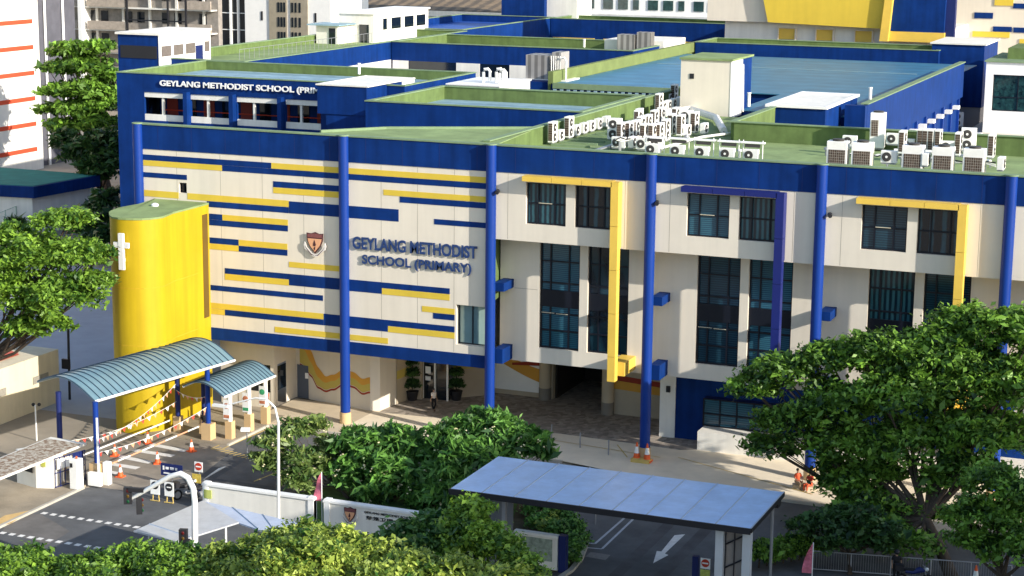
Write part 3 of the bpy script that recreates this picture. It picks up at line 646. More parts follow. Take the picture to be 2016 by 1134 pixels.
MB().box(-104.3, -101.5, 196, 199.8, 18.5, 20.6).build('porch', WHITE, Pa); MB().box(-105.2, -101, 195.4, 199.7, 20.6, 20.75).build('porch_roof', LBLUE, Pa)
MB().box(-100.6, -99.4, 199.7, 199.8, 18.5, 20.6).box(-102.6, -101.8, 195.9, 196, 18.5, 20.3).build('door', DGLASS, Pa)
Pb = thing('grey_plant_screen', 'louvred grey plant enclosure on the roof behind the white lift room', 'plant enclosure', (-66, 204, 18.5))
MB().box(-70.4, -63.5, 200, 208, 18.4, 19.9).build('wall', WHITE, Pb)
MB().box(-68.4, -66.4, 198.5, 200, 18.6, 20.6).box(-66.2, -64.6, 198.7, 200, 18.6, 20.9).build('louvre', wavemat('grey_louvre', (.32, .31, .30), (.16, .155, .15), (1, 0, 0), 1.5, .6), Pb)
Pc = thing('cooling_plant', 'large grey louvred cooling plant on the roof left of the green ridge', 'cooling plant', (-64, 165, 18.5))
MB().box(-66.2, -63.8, 166, 168.5, 18.4, 20.6).box(-63.7, -62.8, 166.3, 168.5, 18.4, 20.9).build('casing', MATS['grey_louvre'], Pc)
for i in range(5): MB().tube([(-63.6+i*.22, 165.9, 18.4), (-63.6+i*.22, 165.9, 20.6)], .05, 6).build('pipe', PIPE, Pc)
MB().tube([(-62.7, 165.8, 20.4), (-62.3, 165.8, 20.5), (-62.1, 165.8, 20.2), (-62.1, 165.8, 18.4)], .1, 8).build('pipe', PIPE, Pc, smooth=True)
MB().box(-66.4, -61.9, 165.5, 169, 17.9, 18.4).build('base', WHITE, Pc)
MB().box(-68, -63.0, 163.6, 165.4, 14, 18.35).build('blue_wall', BLUE, Pc)
# ------------------------------------------------------------------ neighbouring buildings
Yb = thing('yellow_sports_hall', 'tall hall with leaning yellow wall, blue wall and orange trim at the upper right', 'building', (-50, 230, 0))
MB().box(-64, -36.2, 226, 260, 0, 20.9).build('base_wall', WHITE, Yb)
MB().xz([(-58.2, 20.95), (-44.0, 20.6), (-43.0, 40), (-62.8, 40)], 224.2, 226).build('yellow_wall', YEL, Yb)
MB().xz([(-66, 20.9), (-58.4, 20.9), (-63, 40), (-66, 40)], 225, 226).build('grey_wall', CREAM, Yb)
MB().xz([(-44.6, 19.2), (-43.6, 19.2), (-42.1, 40), (-42.8, 40)], 223.6, 225.9).build('orange_fin', YFIN, Yb)
MB().xz([(-43.6, 20.4), (-37.3, 20.3), (-37.0, 40), (-42.1, 40)], 224.4, 226).build('blue_wall', BLUE, Yb)
MB().box(-37.3, -36.2, 225, 226, 19.4, 40).build('blue_return', NAVY, Yb)
MB().box(-43.6, -37.2, 224.3, 225.9, 19.2, 20.35).build('orange_panel', YFIN, Yb)
for x in (-57.2, -52.6, -47.9):
    o = MB().box(x, x+2, 225.8, 225.95, 18.9, 20.2).build('window_panel', YFIN, Yb)
    MB().box(x-.1, x, 225.6, 225.95, 18.8, 20.3).box(x+2, x+2.15, 225.6, 225.95, 18.8, 20.3).box(x, x+2, 225.6, 225.95, 20.2, 20.32).build('surround', CREAM, o)
Yc = thing('patterned_block', 'white block with scattered blue and yellow rectangles at the upper right edge', 'building', (-30, 240, 0))
MB().box(-38, 0, 235, 260, 0, 40).build('wall', CREAM, Yc)
a = MB(); b = MB()
for p in ((-35.5, -33.3, 21.6, 22.3), (-33.2, -31, 20.1, 20.7), (-30.8, -28, 20.05, 20.65), (-31, -27, 22.9, 23.5)): a.box(p[0], p[1], 234.9, 235, p[2], p[3])
for p in ((-33.2, -31, 23.2, 24.5), (-35.6, -31.2, 19.4, 20.05), (-30, -27, 18.6, 19.3)): b.box(p[0], p[1], 234.88, 235, p[2], p[3])
a.build('blue_panel', BLUE, Yc); b.build('yellow_panel', YEL, Yc)
Gl = thing('glass_corner_block', 'white block with large dark windows at the right edge behind the air conditioners', 'building', (-20, 203, 0))
m = holed(MB(), -28.15, 6, 0, 19.35, 196, 196.5, [(-27.4, -17.5, 14.45, 18.1)]); m.box(-28.15, -27.8, 196.5, 208, 0, 19.35); m.box(-27.8, 6, 198, 208, 0, 19.2); m.build('wall', WHITE2, Gl)
window(Gl, -27.4, -17.5, 14.45, 18.1, 196.2, (.25, .5, .75), (.38,), mat('office_glass', (.015, .05, .05), .08, .9, 2.5, spec=.6), .09)
MB().box(-28.3, 6, 195.8, 208.2, 19.35, 19.5).build('coping', GRNC, Gl); MB().box(-26.5, 6, 199, 207, 19.5, 20.6).build('roof', GRN, Gl)
Gm = thing('cream_annex', 'low cream annex roof with a twin-fan unit below the white glazed block', 'annex', (-24, 190, 0))
MB().box(-29.9, -28.2, 194.6, 207.5, 0, 12.1).box(-28.2, -8, 184, 195.95, 0, 12.1).build('wall', CREAM, Gm); MB().box(-28.3, -7.9, 183.9, 195.9, 12.1, 12.22).build('roof', CREAM, Gm)
# left: white tower with orange bands
Ot = thing('banded_apartment_block', 'white apartment block with orange bands at the far left', 'apartment block', (-155, 198, 0))
MB().box(-162, -150, 150, 205.8, 0, 60).build('wall', WHITE, Ot)
bd = MB()
for i in range(16):
    z = 18.95-3.3*(i-8)
    bd.box(-150, -149.94, 151, 204.5, z, z+.55)
bd.build('orange_band', mat('orange_band', (.58, .075, .03), .7, .08), Ot)
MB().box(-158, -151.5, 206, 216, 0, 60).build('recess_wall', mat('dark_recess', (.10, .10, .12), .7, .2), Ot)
pp = MB()
for y in (206.5, 209, 213): pp.tube([(-151.3, y, 0), (-151.3, y, 60)], .18, 6)
pp.build('downpipe', WHITE2, Ot)
fontmesh('block_number', '15', NAVY, Ot, -150.6, -150.0, 2, 4, 149.9, .05)
# housing block with balconies
Hd = thing('balcony_apartment_block', 'beige apartment block with long balconies and white fins behind the trees', 'apartment block', (-170, 265, 0))
MB().box(-187.5, -156.8, 262, 263.2, 0, 45).build('wall', mat('flat_beige_wall', (.30, .27, .24), .8, .3, 1.), Hd)  # plain beige-brown wall behind the balconies
bc = MB(); fn = MB(); wn = MB(); ws = MB()
for i in range(9):
    z = 14.3+3.62*(i-4)
    for x0, x1 in ((-186, -181.9), (-180, -172.7), (-161.2, -157.0)): bc.box(x0, x1, 260, 260.3, z, z+1.35)
    ws.box(-186.5, -157, 260.2, 262, z-.2, z)
    for j in range(12): 
        if j % 3 != 1: wn.box(-185.5+j*2.3, -184.2+j*2.3, 261.88, 262, z+1.2, z+2.9)
    for j in range(5): ws.box(-179.5+j*5, -179.1+j*5, 261.7, 262, z, z+3.4)
bc.build('balcony', mat('balcony_brown', (.40, .34, .28), .85, .25, 1.5), Hd); wn.build('window', DGLASS, Hd); ws.build('slab', WHITE, Hd)
for x in (-186.5, -180.9): fn.box(x-.35, x+.35, 259.3, 262, 0, 45)
fn.build('fin', WHITE2, Hd)
df = MB()
for x in (-172.4, -164.8, -161.5): df.box(x-.12, x+.12, 259.9, 260.2, 0, 45)
for i in range(8): df.box(-172.4, -161.5, 259.95, 260.1, 15.9+3.62*(i-4), 16.1+3.62*(i-4))
df.build('steel_frame', DARKM, Hd)
Ga = thing('glazed_office_tower', 'dark glazed tower with white mullions left of the white slab block', 'office tower', (-177, 305, 0))
MB().box(-182, -174.2, 301, 315, 0, 60).build('glass_wall', DGLASS, Ga)
ml = MB()
for x in (-181.8, -177.6, -176.0, -174.4): ml.box(x, x+.35, 300.6, 301, 0, 60)
for i in range(20): ml.box(-181.8, -174.2, 300.8, 300.95, i*3, i*3+.15)
ml.build('mullion', WHITE2, Ga)
Sb = thing('white_slab_block', 'white slab block with two columns of small windows above the courtyard', 'building', (-165, 306, 0))
MB().box(-174, -156.8, 300, 315, 0, 60).build('wall', WHITE2, Sb)
o1 = MB().box(-169.0, -165.4, 299.8, 300, 0, 60).box(-164.7, -161.2, 299.8, 300, 0, 60).build('screen_wall', mat('beige_screen', (.33, .29, .22), .8, .15, 1.), Sb)
sw = MB()
for i in range(3, 9):
    for x in (-167.2, -166.6, -166.0, -164.4, -163.7, -162.9): sw.box(x, x+.32, 299.7, 299.8, i*2.6, i*2.6+1.7)
sw.build('window', DGLASS, Sb)
for x, w2 in ((-170.7, .35), (-159.9, .35)):
    MB().box(x, x+w2, 299.9, 300, 14.0, 15.6).build('vent', DARKM, Sb)
Fs = thing('brown_roofed_building', 'long low building with brown roof and dark window strip at the top edge', 'building', (-140, 340, 0))
MB().box(-156, -118, 333, 350, 0, 13.6).build('wall', WHITE, Fs)
MB().box(-155, -118, 332.8, 333, 9.5, 13.4).build('window', mat('dim_glass', (.07, .065, .05), .3, .9, .6), Fs)
MB().box(-173, -118, 331, 333, 13.8, 14.9).build('fascia', WHITE, Fs)
MB().face([(-174, 331, 15.0), (-118, 331, 15.0), (-118, 360, 20), (-174, 360, 20)]).face([(-174, 331, 14.92), (-118, 331, 14.92), (-118, 360, 19.8), (-174, 360, 19.8)]).build('roof', wavemat('brown_roof', (.26, .19, .12), (.14, .11, .08), (1, 0, 0), .4, .8, 0, .3, .7, 2.), Fs)
Bt = thing('blue_water_tank_room', 'small dark blue rooftop box near the top edge centre', 'rooftop room', (-88, 255, 19))
MB().box(-103.5, -97.0, 250, 256, 18, 21.7).build('wall', BLUE, Bt); MB().box(-97.0, -92.5, 251, 257, 16, 21.7).build('white_wall', WHITE, Bt)
Ws = thing('white_terrace_building', 'white building with tall windows and grey shed roofs along the top edge', 'building', (-110, 300, 0))
MB().box(-118, -84, 300, 315, 0, 40).build('wall', WHITE2, Ws)
ww = MB()
for i in range(13):
    x = -116.3+i*2.6; 
    for z in (11.0, 17.9, 21.5): ww.box(x, x+(1.7 if i % 3 else 1.0), 299.85, 300, z, z+1.6)
ww.build('window', mat('teal_glass', (.03, .07, .07), .1, .5, 2., spec=.6), Ws)
MB().box(-118, -84, 294, 299.8, 0, 15.2).build('annex_wall', CREAM, Ws)
gr = MB()
for i in range(14): gr.box(-117.5+i*2.4, -117.2+i*2.4, 293.9, 294, 10, 15.0)
gr.build('pilaster', WHITE2, Ws)
MB().face([(-118, 293, 15.1), (-84, 293, 15.1), (-84, 300, 17.0), (-118, 300, 17.0)]).build('shed_roof', mat('grey_sheet', (.42, .43, .42), .6, .3, .5), Ws)
for x in (-106, -97.5, -94.5): MB().box(x, x+1.4, 293.8, 293.95, 12.3, 13.9).build('annex_window', DGLASS, Ws)
# teal roofed shed, boundary wall and fence at the left
sh = [U(*p, 'z', 5.2) for p in ((-90, 360), (66, 368), (197, 345), (0, 330), (-90, 330))]
Sd = thing('teal_roofed_shed', 'low shed with teal roof and blue fascia at the left edge', 'shed', (-118, 160, 0))
pl = [(p.x, p.y) for p in sh]
MB().prism(pl, 4.0, 5.2).build('fascia', BLUE, Sd); 
c = Vector((sum(p[0] for p in pl)/5, sum(p[1] for p in pl)/5))
MB().prism([tuple(c+(Vector(p)-c)*.97) for p in pl], 5.2, 5.26).build('roof', mat('sage_teal_roof', (.03, .17, .16), .8, .2, spec=.05), Sd)
MB().prism([tuple(c+(Vector(p)-c)*.93) for p in pl], 0, 4.0).build('wall', WHITE, Sd)
p0 = U(92, 432); p1 = U(198, 412)
bw = MB(); d = (p1-p0).normalized(); n = Vector((-d.y, d.x, 0))*.12
bw.prism([tuple((p0-n)[:2]), tuple((p1-n)[:2]), tuple((p1+n)[:2]), tuple((p0+n)[:2])], 0, 1.9)
solo('boundary_wall', WHITE, bw, 'white boundary wall in front of the teal shed', 'wall')
Fn = thing('court_fence', 'pale green mesh fence left of the white boundary wall', 'fence', U(40, 460))
fb = MB(); fm = MB(); q0 = U(-30, 490); q1 = U(92, 436)
for i in range(7):
    p = q0.lerp(q1, i/6); fb.tube([p, p+Vector((0, 0, 3.0))], .05, 6)
for z in (.1, 1.5, 3.0): fb.tube([q0+Vector((0, 0, z)), q1+Vector((0, 0, z))], .03, 5)
for i in range(60):
    p = q0.lerp(q1, i/59); fm.tube([p+Vector((0, 0, .1)), p+Vector((0, 0, 3))], .012, 4, False)
fb.build('fence_frame', mat('pale_green_paint', (.35, .5, .42), .6, .1), Fn); fm.build('fence_mesh', MATS['pale_green_paint'], Fn)
# cream side building with red roof
Cs = thing('cream_side_building', 'low cream building with vents and a red roof edge at the left of the gate', 'building', (-80, 102, 0))
MB().box(-86, -77.3, 92, 106.9, 0, 3.75).build('wall', mat('warm_cream', (.66, .58, .42), .85, .08, .5, streak=.1), Cs)
MB().face([(-86.5, 104.3, 5.0), (-78.6, 104.3, 3.9), (-78.6, 90, 3.9), (-86.5, 90, 5.0)]).face([(-86.5, 104.3, 4.9), (-78.6, 104.3, 3.8), (-78.6, 90, 3.8), (-86.5, 90, 4.9)]).build('roof', mat('red_roof', (.45, .10, .07), .7, .2), Cs)
for y in (99.2, 103.9): MB().box(-77.3, -77.24, y, y+1.7, 1.9, 2.4).build('vent', mat('vent_grey', (.28, .26, .22), .8, .2, 6.), Cs)
# out of view to the right: block added to throw shade over the road
Nb = thing('unseen_shade_block', 'unseen plain block added on the right to shade the road', 'apartment block', (16, 75, 0))
MB().box(8, 30, 58, 88.8, 0, 23.0).build('wall', CREAM, Nb); MB().box(7.7, 30.3, 57.7, 89.1, 23.0, 23.4).build('roof', GRNC, Nb)
nw = MB()
for i in range(8):
    for j in range(7): nw.box(7.94, 8, 60+i*4, 62+i*4, 1.5+j*3.1, 3.1+j*3.1)
nw.build('window', DGLASS, Nb)
#@@PART2
# ------------------------------------------------------------------ trees and planting
def leafmat(name, c1, c2, rough=.45):
    m = bpy.data.materials.new(name); m.use_nodes = True; t = m.node_tree; N = t.nodes; L = t.links; b = N['Principled BSDF']
    a = N.new('ShaderNodeAttribute'); a.attribute_name = 'tint'; mx = N.new('ShaderNodeMix'); mx.data_type = 'RGBA'
    mx.inputs[6].default_value = (*c1, 1); mx.inputs[7].default_value = (*c2, 1); L.new(a.outputs['Fac'], mx.inputs[0])
    L.new(mx.outputs[2], b.inputs['Base Color']); b.inputs['Roughness'].default_value = rough; b.inputs['Specular IOR Level'].default_value = .35
    tr = N.new('ShaderNodeBsdfTranslucent'); ms = N.new('ShaderNodeMixShader'); ms.inputs[0].default_value = .28
    L.new(mx.outputs[2], tr.inputs[0]); L.new(b.outputs[0], ms.inputs[1]); L.new(tr.outputs[0], ms.inputs[2]); L.new(ms.outputs[0], N['Material Output'].inputs[0])
    return m
LM_D = leafmat('leaf_deep_green', (.014, .05, .010), (.26, .48, .06))
LM_M = leafmat('leaf_mid_green', (.03, .09, .010), (.30, .50, .06))
LM_Y = leafmat('leaf_yellow_green', (.03, .10, .012), (.52, .62, .11))
LM_F = leafmat('leaf_frangipani', (.022, .08, .016), (.20, .42, .08))
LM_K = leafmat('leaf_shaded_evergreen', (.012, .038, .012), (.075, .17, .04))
FLW = mat('blossom', (.75, .68, .42), .6, .1)
def leafcloud(cl, puff, leaf, dens, npl, up=.5, asp=2.1, rng=None):
    rng = rng or np.random.default_rng(5); P = []; T = []
    for c, r, fl in cl:
        k = max(6, int(5.5*(r/puff)**2*dens)); d = rng.normal(size=(k, 3)); d /= np.linalg.norm(d, axis=1)[:, None]
        d[:, 2] = np.where(d[:, 2] < -.35, -d[:, 2], d[:, 2])
        rad = r*(rng.uniform(.35, 1.06, k)**.6)[:, None]*(1+.16*np.sin(d[:, :1]*5+c[0])*np.cos(d[:, 1:2]*6))
        pc = np.array(c)+d*rad*np.array([1, 1, fl])
        tn = np.clip(rng.normal(.42, .26, k), 0, 1)
        n = npl; off = rng.normal(size=(k, n, 3))*np.array([puff*.52, puff*.52, puff*.25])
        P.append((pc[:, None, :]+off).reshape(-1, 3)); T.append(np.clip(np.repeat(tn, n)+rng.normal(0, .16, k*n), 0, 1))
    P = np.concatenate(P); T = np.concatenate(T); n = len(P)
    nv = rng.normal(size=(n, 3)); nv[:, 2] = np.abs(nv[:, 2])+up; nv /= np.linalg.norm(nv, axis=1)[:, None]
    a = rng.normal(size=(n, 3)); u = np.cross(nv, a); u /= np.linalg.norm(u, axis=1)[:, None]; v = np.cross(nv, u)
    s = leaf*np.clip(rng.lognormal(-.08, .38, n), .4, 2.1)[:, None]; u = u*s*asp*.5; v = v*s*.5
    V = np.stack([P-u, P+v, P+u, P-v], 1)
    V[:, 2, 2] -= (s[:, 0]*.25); return V.reshape(-1, 3), T
def leafmesh(name, V, T, m, parent):
    o3 = np.array(ORG.get(parent.name, Vector((0, 0, 0)))) if parent else np.zeros(3)
    V = V-o3; nf = len(V)//4; me = bpy.data.meshes.new(name); me.vertices.add(len(V)); me.vertices.foreach_set('co', V.astype(np.float32).ravel())
    me.loops.add(len(V)); me.loops.foreach_set('vertex_index', np.arange(len(V), dtype=np.int32))
    me.polygons.add(nf); me.polygons.foreach_set('loop_start', np.arange(0, len(V), 4, dtype=np.int32)); me.polygons.foreach_set('loop_total', np.full(nf, 4, dtype=np.int32))
    at = me.attributes.new('tint', 'FLOAT', 'FACE'); at.data.foreach_set('value', T.astype(np.float32)); me.update(); me.materials.append(m)
    o = bpy.data.objects.new(name, me); COL.objects.link(o)
    if parent: o.parent = parent
    return o
def pxc(px, py, Y, rp, fl=.7):
    c = U(px, py, 'y', Y); return (tuple(c), rp*((c-Vector((0, 0, H))).dot(_fw))/F, fl)
_seed = [11]
def tree(name, label, cl, base, m, tr=.28, puff=.6, leaf=.2, dens=1., npl=26, cat='tree', group=None, up=.5, asp=2.1, flowers=0, fork=.45):
    _seed[0] += 1; rng = np.random.default_rng(_seed[0])
    r = thing(name, label, cat, base, group); V, T = leafcloud(cl, puff, leaf, dens, npl, up, asp, rng); leafmesh('crown', V, T, m, r)
    t = MB(); b = Vector(base); cen = Vector([sum(c[0][i] for c in cl)/len(cl) for i in range(3)]); fk = b.lerp(cen, fork)
    md = b.lerp(fk, .5)+Vector((.12*tr, .1, 0)); t.tube([b, md, fk], [tr*1.25, tr, tr*.8], 10)
    for c, rr, fl in cl:
        e = Vector(c)+Vector((0, 0, -.1*rr)); mid = fk.lerp(e, .5)+Vector((0, 0, -.12*(e-fk).length*.5)); t.tube([fk, mid, e], [tr*.55, tr*.32, tr*.12], 7)
        for q in range(3):
            a = rng.uniform(0, 6.28); t.tube([mid, Vector(c)+Vector((cos(a), sin(a), .3))*rr*.7], [tr*.22, tr*.06], 5)
    t.build('trunk', BARK, r, smooth=True)
    if flowers:
        P = []; f = MB()
        for i in range(flowers):
            c, rr, fl = cl[rng.integers(len(cl))]; d = rng.normal(size=3); d /= np.linalg.norm(d); d[2] = abs(d[2])*.8; d[1] = -abs(d[1])
            p = np.array(c)+d*rr*1.02*np.array([1, 1, fl])
            for q in range(3): o = rng.normal(size=3)*.07; f.ball(tuple(p+o), .075, .075, .05, 5)
        fl_ = f.build('blossom', FLW, r); fl_['kind'] = 'stuff'
    return r
tree('street_tree', 'broad bright green tree overhanging the cream building at the left edge',
     [pxc(*q) for q in ((60, 520, 97, 85, .6), (150, 505, 98, 62, .55), (20, 590, 96, 80, .6), (120, 590, 96, 72, .6), (180, 560, 97, 40, .6), (110, 440, 99, 45, .5), (160, 428, 100, 28, .6), (195, 505, 98, 30, .6), (20, 470, 98, 55, .5), (55, 650, 95, 38, .7), (-60, 540, 97, 90, .6), (100, 640, 95, 25, .7))],
     (-79.2, 94.5, 0), LM_M, .3, .55, .165, 1.15, 38)
tree('street_tree', 'huge dark green tree at the right edge in front of the classroom windows',
     [pxc(*q) for q in ((1480, 760, 103, 50, .5), (1545, 735, 103, 62, .5), (1640, 715, 104, 75, .5), (1740, 700, 104, 85, .5), (1850, 700, 104, 100, .5), (1960, 655, 105, 80, .55), (1900, 640, 106, 70, .5), (1900, 760, 103, 110, .5), (1780, 780, 102, 100, .5), (1650, 800, 102, 90, .5), (1560, 835, 102, 70, .5), (1520, 880, 102, 45, .5), (1680, 880, 101, 90, .5), (1800, 880, 101, 105, .5), (1940, 860, 101, 100, .5), (1650, 930, 101, 45, .5), (1720, 940, 100, 60, .5), (1690, 990, 100, 40, .5), (2040, 760, 103, 110, .6), (1850, 950, 100, 50, .5), (2030, 650, 104, 70, .6), (1700, 985, 99, 50, .55), (1770, 1000, 99, 38, .5), (1840, 1010, 99, 35, .5), (1700, 1020, 97.5, 46, .6), (1755, 1045, 97, 40, .6), (1650, 1005, 98, 28, .6), (1805, 1075, 96, 34, .6), (1720, 1075, 96, 34, .6), (1660, 960, 100, 50, .5), (1905, 920, 100, 60, .5))],
     (-13.9, 95.6, 0), LM_D, .30, .60, .17, 1.05, 42, fork=.42)
tree('rain_tree', 'fine-leaved darker green tree at the lower right corner',
     [pxc(*q) for q in ((1960, 960, 92, 62, .75), (1925, 1025, 92, 62, .8), (1995, 1035, 91, 60, .8), (1905, 1065, 92, 38, .8), (2005, 985, 91, 50, .8), (1960, 1085, 91, 45, .8), (2030, 1080, 90, 60, .8))],
     (-10.5, 90.5, 0), LM_D, .22, .42, .125, 1.1, 38)
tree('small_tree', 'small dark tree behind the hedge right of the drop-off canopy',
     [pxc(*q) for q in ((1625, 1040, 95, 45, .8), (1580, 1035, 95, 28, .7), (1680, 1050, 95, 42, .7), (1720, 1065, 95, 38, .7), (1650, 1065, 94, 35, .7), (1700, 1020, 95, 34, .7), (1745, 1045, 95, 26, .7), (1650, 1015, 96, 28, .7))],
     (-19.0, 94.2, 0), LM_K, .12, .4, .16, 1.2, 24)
tree('frangipani_tree', 'dense dark green frangipani with cream blossoms behind the sign wall, left half of the pair',
     [pxc(*q) for q in ((715, 895, 97, 58, .9), (775, 880, 98, 52, .9), (690, 935, 96, 42, .9), (760, 945, 96, 62, .9), (840, 960, 96, 55, .9), (805, 895, 98, 48, .9), (730, 985, 95.5, 30, .8), (700, 860, 98, 22, .8), (830, 1000, 95.5, 30, .9))],
     (-44.8, 96.3, 0), LM_F, .16, .42, .17, .98, 26, group=None, asp=3.4, up=.2, flowers=60, fork=.35)
tree('frangipani_tree', 'dense dark green frangipani with cream blossoms beside the drop-off canopy, right half of the pair',
     [pxc(*q) for q in ((880, 880, 98, 52, .9), (930, 850, 99, 48, .9), (985, 855, 99, 50, .9), (1035, 875, 98, 42, .9), (1065, 895, 98, 22, .9), (930, 920, 96, 62, .9), (985, 900, 97, 52, .9), (895, 960, 95.5, 50, .9), (860, 990, 95, 38, .9), (935, 965, 95, 35, .9))],
     (-40.2, 96.3, 0), LM_F, .16, .42, .17, .98, 26, asp=3.4, up=.2, flowers=55, fork=.35)
tree('frangipani_tree', 'lighter open frangipani beside the tall street lamp',
     [pxc(*q) for q in ((540, 870, 95, 32, .8), (580, 850, 96, 34, .8), (620, 845, 97, 32, .8), (545, 915, 95, 38, .8), (600, 915, 95, 40, .9), (645, 880, 97, 30, .8), (580, 950, 94.5, 32, .8), (640, 920, 96, 28, .8), (510, 905, 95, 18, .8))],
     (-48.8, 95.2, 0), leafmat('leaf_pale_green', (.06, .13, .03), (.26, .34, .09)), .1, .34, .14, .62, 20, asp=3.6, up=.1, flowers=40, fork=.3)
tree('yellow_street_tree', 'yellow-green clipped street tree in the middle foreground',
     [pxc(*q) for q in ((600, 1075, 72, 58, .8), (520, 1090, 71.5, 55, .8), (670, 1090, 72, 62, .8), (440, 1110, 71, 50, .8), (740, 1110, 72, 60, .8), (600, 1140, 69, 110, .8), (400, 1140, 70, 55, .8), (820, 1130, 71, 60, .8), (480, 1160, 69, 80, .7), (760, 1165, 69, 80, .7))],
     (-38.5, 69, 0), LM_Y, .3, .38, .115, 1.1, 38)
tree('yellow_street_tree', 'yellow-green clipped street tree right of the foreground middle',
     [pxc(*q) for q in ((900, 1135, 71, 52, .8), (960, 1150, 71, 50, .8), (1010, 1160, 70, 52, .8), (1050, 1165, 70, 40, .8), (860, 1150, 70, 50, .8))],
     (-30.5, 69, 0), LM_Y, .25, .38, .115, 1.1, 38)
tree('roadside_tree', 'mid green pointed tree in front of the drop-off canopy',
     [pxc(*q) for q in ((925, 1015, 80, 38, 1.0), (905, 1050, 79.5, 48, .9), (950, 1065, 79, 52, .9), (985, 1095, 78.5, 55, .9), (915, 1090, 78.5, 50, .9), (1030, 1120, 78, 40, .9), (955, 1000, 80.5, 18, .9))],
     (-33.2, 78.2, 0), LM_M, .16, .4, .125, 1.2, 38)
tree('roadside_tree', 'dark glossy green tree in front of the white name wall',
     [pxc(*q) for q in ((850, 1040, 80, 40, .8), (800, 1055, 80, 40, .7), (770, 1065, 79.5, 25, .7), (870, 1075, 79, 42, .8), (830, 1085, 78.5, 42, .8))],
     (-36.6, 78.8, 0), leafmat('leaf_glossy_green', (.02, .075, .02), (.16, .32, .07), .4), .15, .42, .19, 1.1, 22)
for i, (lab, cl, bs) in enumerate((
    ('rounded green street tree in the lower left corner', ((10, 1105, 71, 42, .8), (60, 1115, 71, 46, .8), (110, 1125, 71, 36, .8), (20, 1150, 69, 70, .8), (-50, 1110, 71, 50, .8)), (-52.5, 68, 0)),
    ('rounded green street tree second from the left in the foreground', ((180, 1125, 71, 46, .8), (235, 1115, 71, 46, .8), (150, 1140, 70, 40, .8), (210, 1160, 69, 70, .8), (285, 1105, 71, 40, .8)), (-48, 68, 0)),
    ('rounded green street tree left of the yellow-green one', ((330, 1105, 71, 42, .8), (375, 1110, 71, 40, .8), (310, 1130, 70, 50, .8), (360, 1150, 69, 60, .8), (265, 1085, 73, 22, .8)), (-44.5, 68, 0)))):
    tree('street_tree', lab, [pxc(*q) for q in cl], bs, LM_M, .25, .4, .125, 1.1, 38)
tree('background_tree', 'layered green tree between the banded tower and the blue school wing',
     [pxc(*q) for q in ((140, 100, 190, 42, .35), (195, 95, 190, 34, .35), (115, 135, 189, 36, .35), (170, 130, 190, 50, .35), (215, 150, 190, 26, .4), (120, 180, 188, 38, .35), (180, 175, 189, 46, .35), (100, 215, 188, 26, .35), (150, 215, 188, 45, .35), (205, 205, 189, 34, .4), (130, 250, 187, 36, .4), (190, 245, 188, 40, .4))],
     (-130, 191, 0), LM_D, .45, .75, .34, 1.2, 34)
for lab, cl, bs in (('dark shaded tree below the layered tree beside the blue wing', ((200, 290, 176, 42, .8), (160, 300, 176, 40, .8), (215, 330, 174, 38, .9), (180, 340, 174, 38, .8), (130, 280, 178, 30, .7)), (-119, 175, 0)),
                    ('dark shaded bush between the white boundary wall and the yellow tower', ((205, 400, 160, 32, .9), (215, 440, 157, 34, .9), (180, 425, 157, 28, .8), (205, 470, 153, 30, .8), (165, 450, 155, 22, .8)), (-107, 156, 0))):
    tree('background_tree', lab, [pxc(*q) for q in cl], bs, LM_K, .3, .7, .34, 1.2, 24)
tree('palm_bush', 'small dark bush behind the pale green fence', [pxc(30, 440, 160, 14, .6), pxc(15, 450, 158, 12, .6)], tuple(U(25, 462)), LM_K, .08, .3, .25, 1., 12, asp=5)
# hedges and island
def hedge(name, label, pts, r, m, dens=1.3, leaf=.13, cat='hedge'):
    b = thing(name, label, cat, (pts[0][0], pts[0][1], 0)); cl = [((x, y, z), r*s, .75) for x, y, z, s in pts]
    _seed[0] += 1; V, T = leafcloud(cl, .3, leaf, dens, 20, .4, 2., np.random.default_rng(_seed[0])); leafmesh('foliage', V, T, m, b)
    st = MB()
    for x, y, z, s in pts: st.tube([(x, y, 0), (x+.05, y, z)], [.05, .03], 5)
    st.build('stem', BARK, b); return b
hg = []
for i in range(7):
    p = U(1495+i*16, 1118-i*3); q = U(1495+i*16, 1075-i*2, 'y', p.y); hg.append((q.x, q.y, .75, 1))
hedge('hedge', 'leafy hedge between the canopy post and the driveway', hg, .8, LM_D)
isl = [(1060, 1035), (1085, 1020), (1110, 1025), (1130, 1045), (1137, 1068), (1128, 1090), (1115, 1105), (1050, 1010), (1095, 1050)]
hedge('island_planting', 'mixed green planting on the curved kerbed island', [(*U(x, y+8)[:2], .45, 1) for x, y in isl], .62, LM_F, 1.3, .12, 'planting')
hedge('variegated_shrub', 'pale yellow variegated shrub on the kerbed island', [(*U(x, y+6)[:2], .5, .7) for x, y in ((1080, 1040), (1090, 1030), (1072, 1050))], .55, LM_Y, 1.2, .12, 'shrub')
ik = MB(); ipx = [(1108, 1002), (1125, 1015), (1143, 1035), (1152, 1055), (1152, 1080), (1143, 1103), (1125, 1125), (1100, 1142)]
for a, b in zip(ipx, ipx[1:]):
    p = U(*a); q = U(*b); d = (q-p).normalized(); n = Vector((-d.y, d.x, 0))*.13
    ik.prism([tuple((p-n)[:2]), tuple((q-n)[:2]), tuple((q+n)[:2]), tuple((p+n)[:2])][::-1], 0, .16)
struct('kerb_island', KERB, ik)
struct('soil_bed', mat('soil', (.07, .055, .03), .95, .3, 2.), MB().face([tuple(U(*p))[:2]+(.05,) for p in ((1020, 990), (1108, 1002), (1143, 1035), (1150, 1070), (1125, 1122), (1060, 1134), (1000, 1060))]))
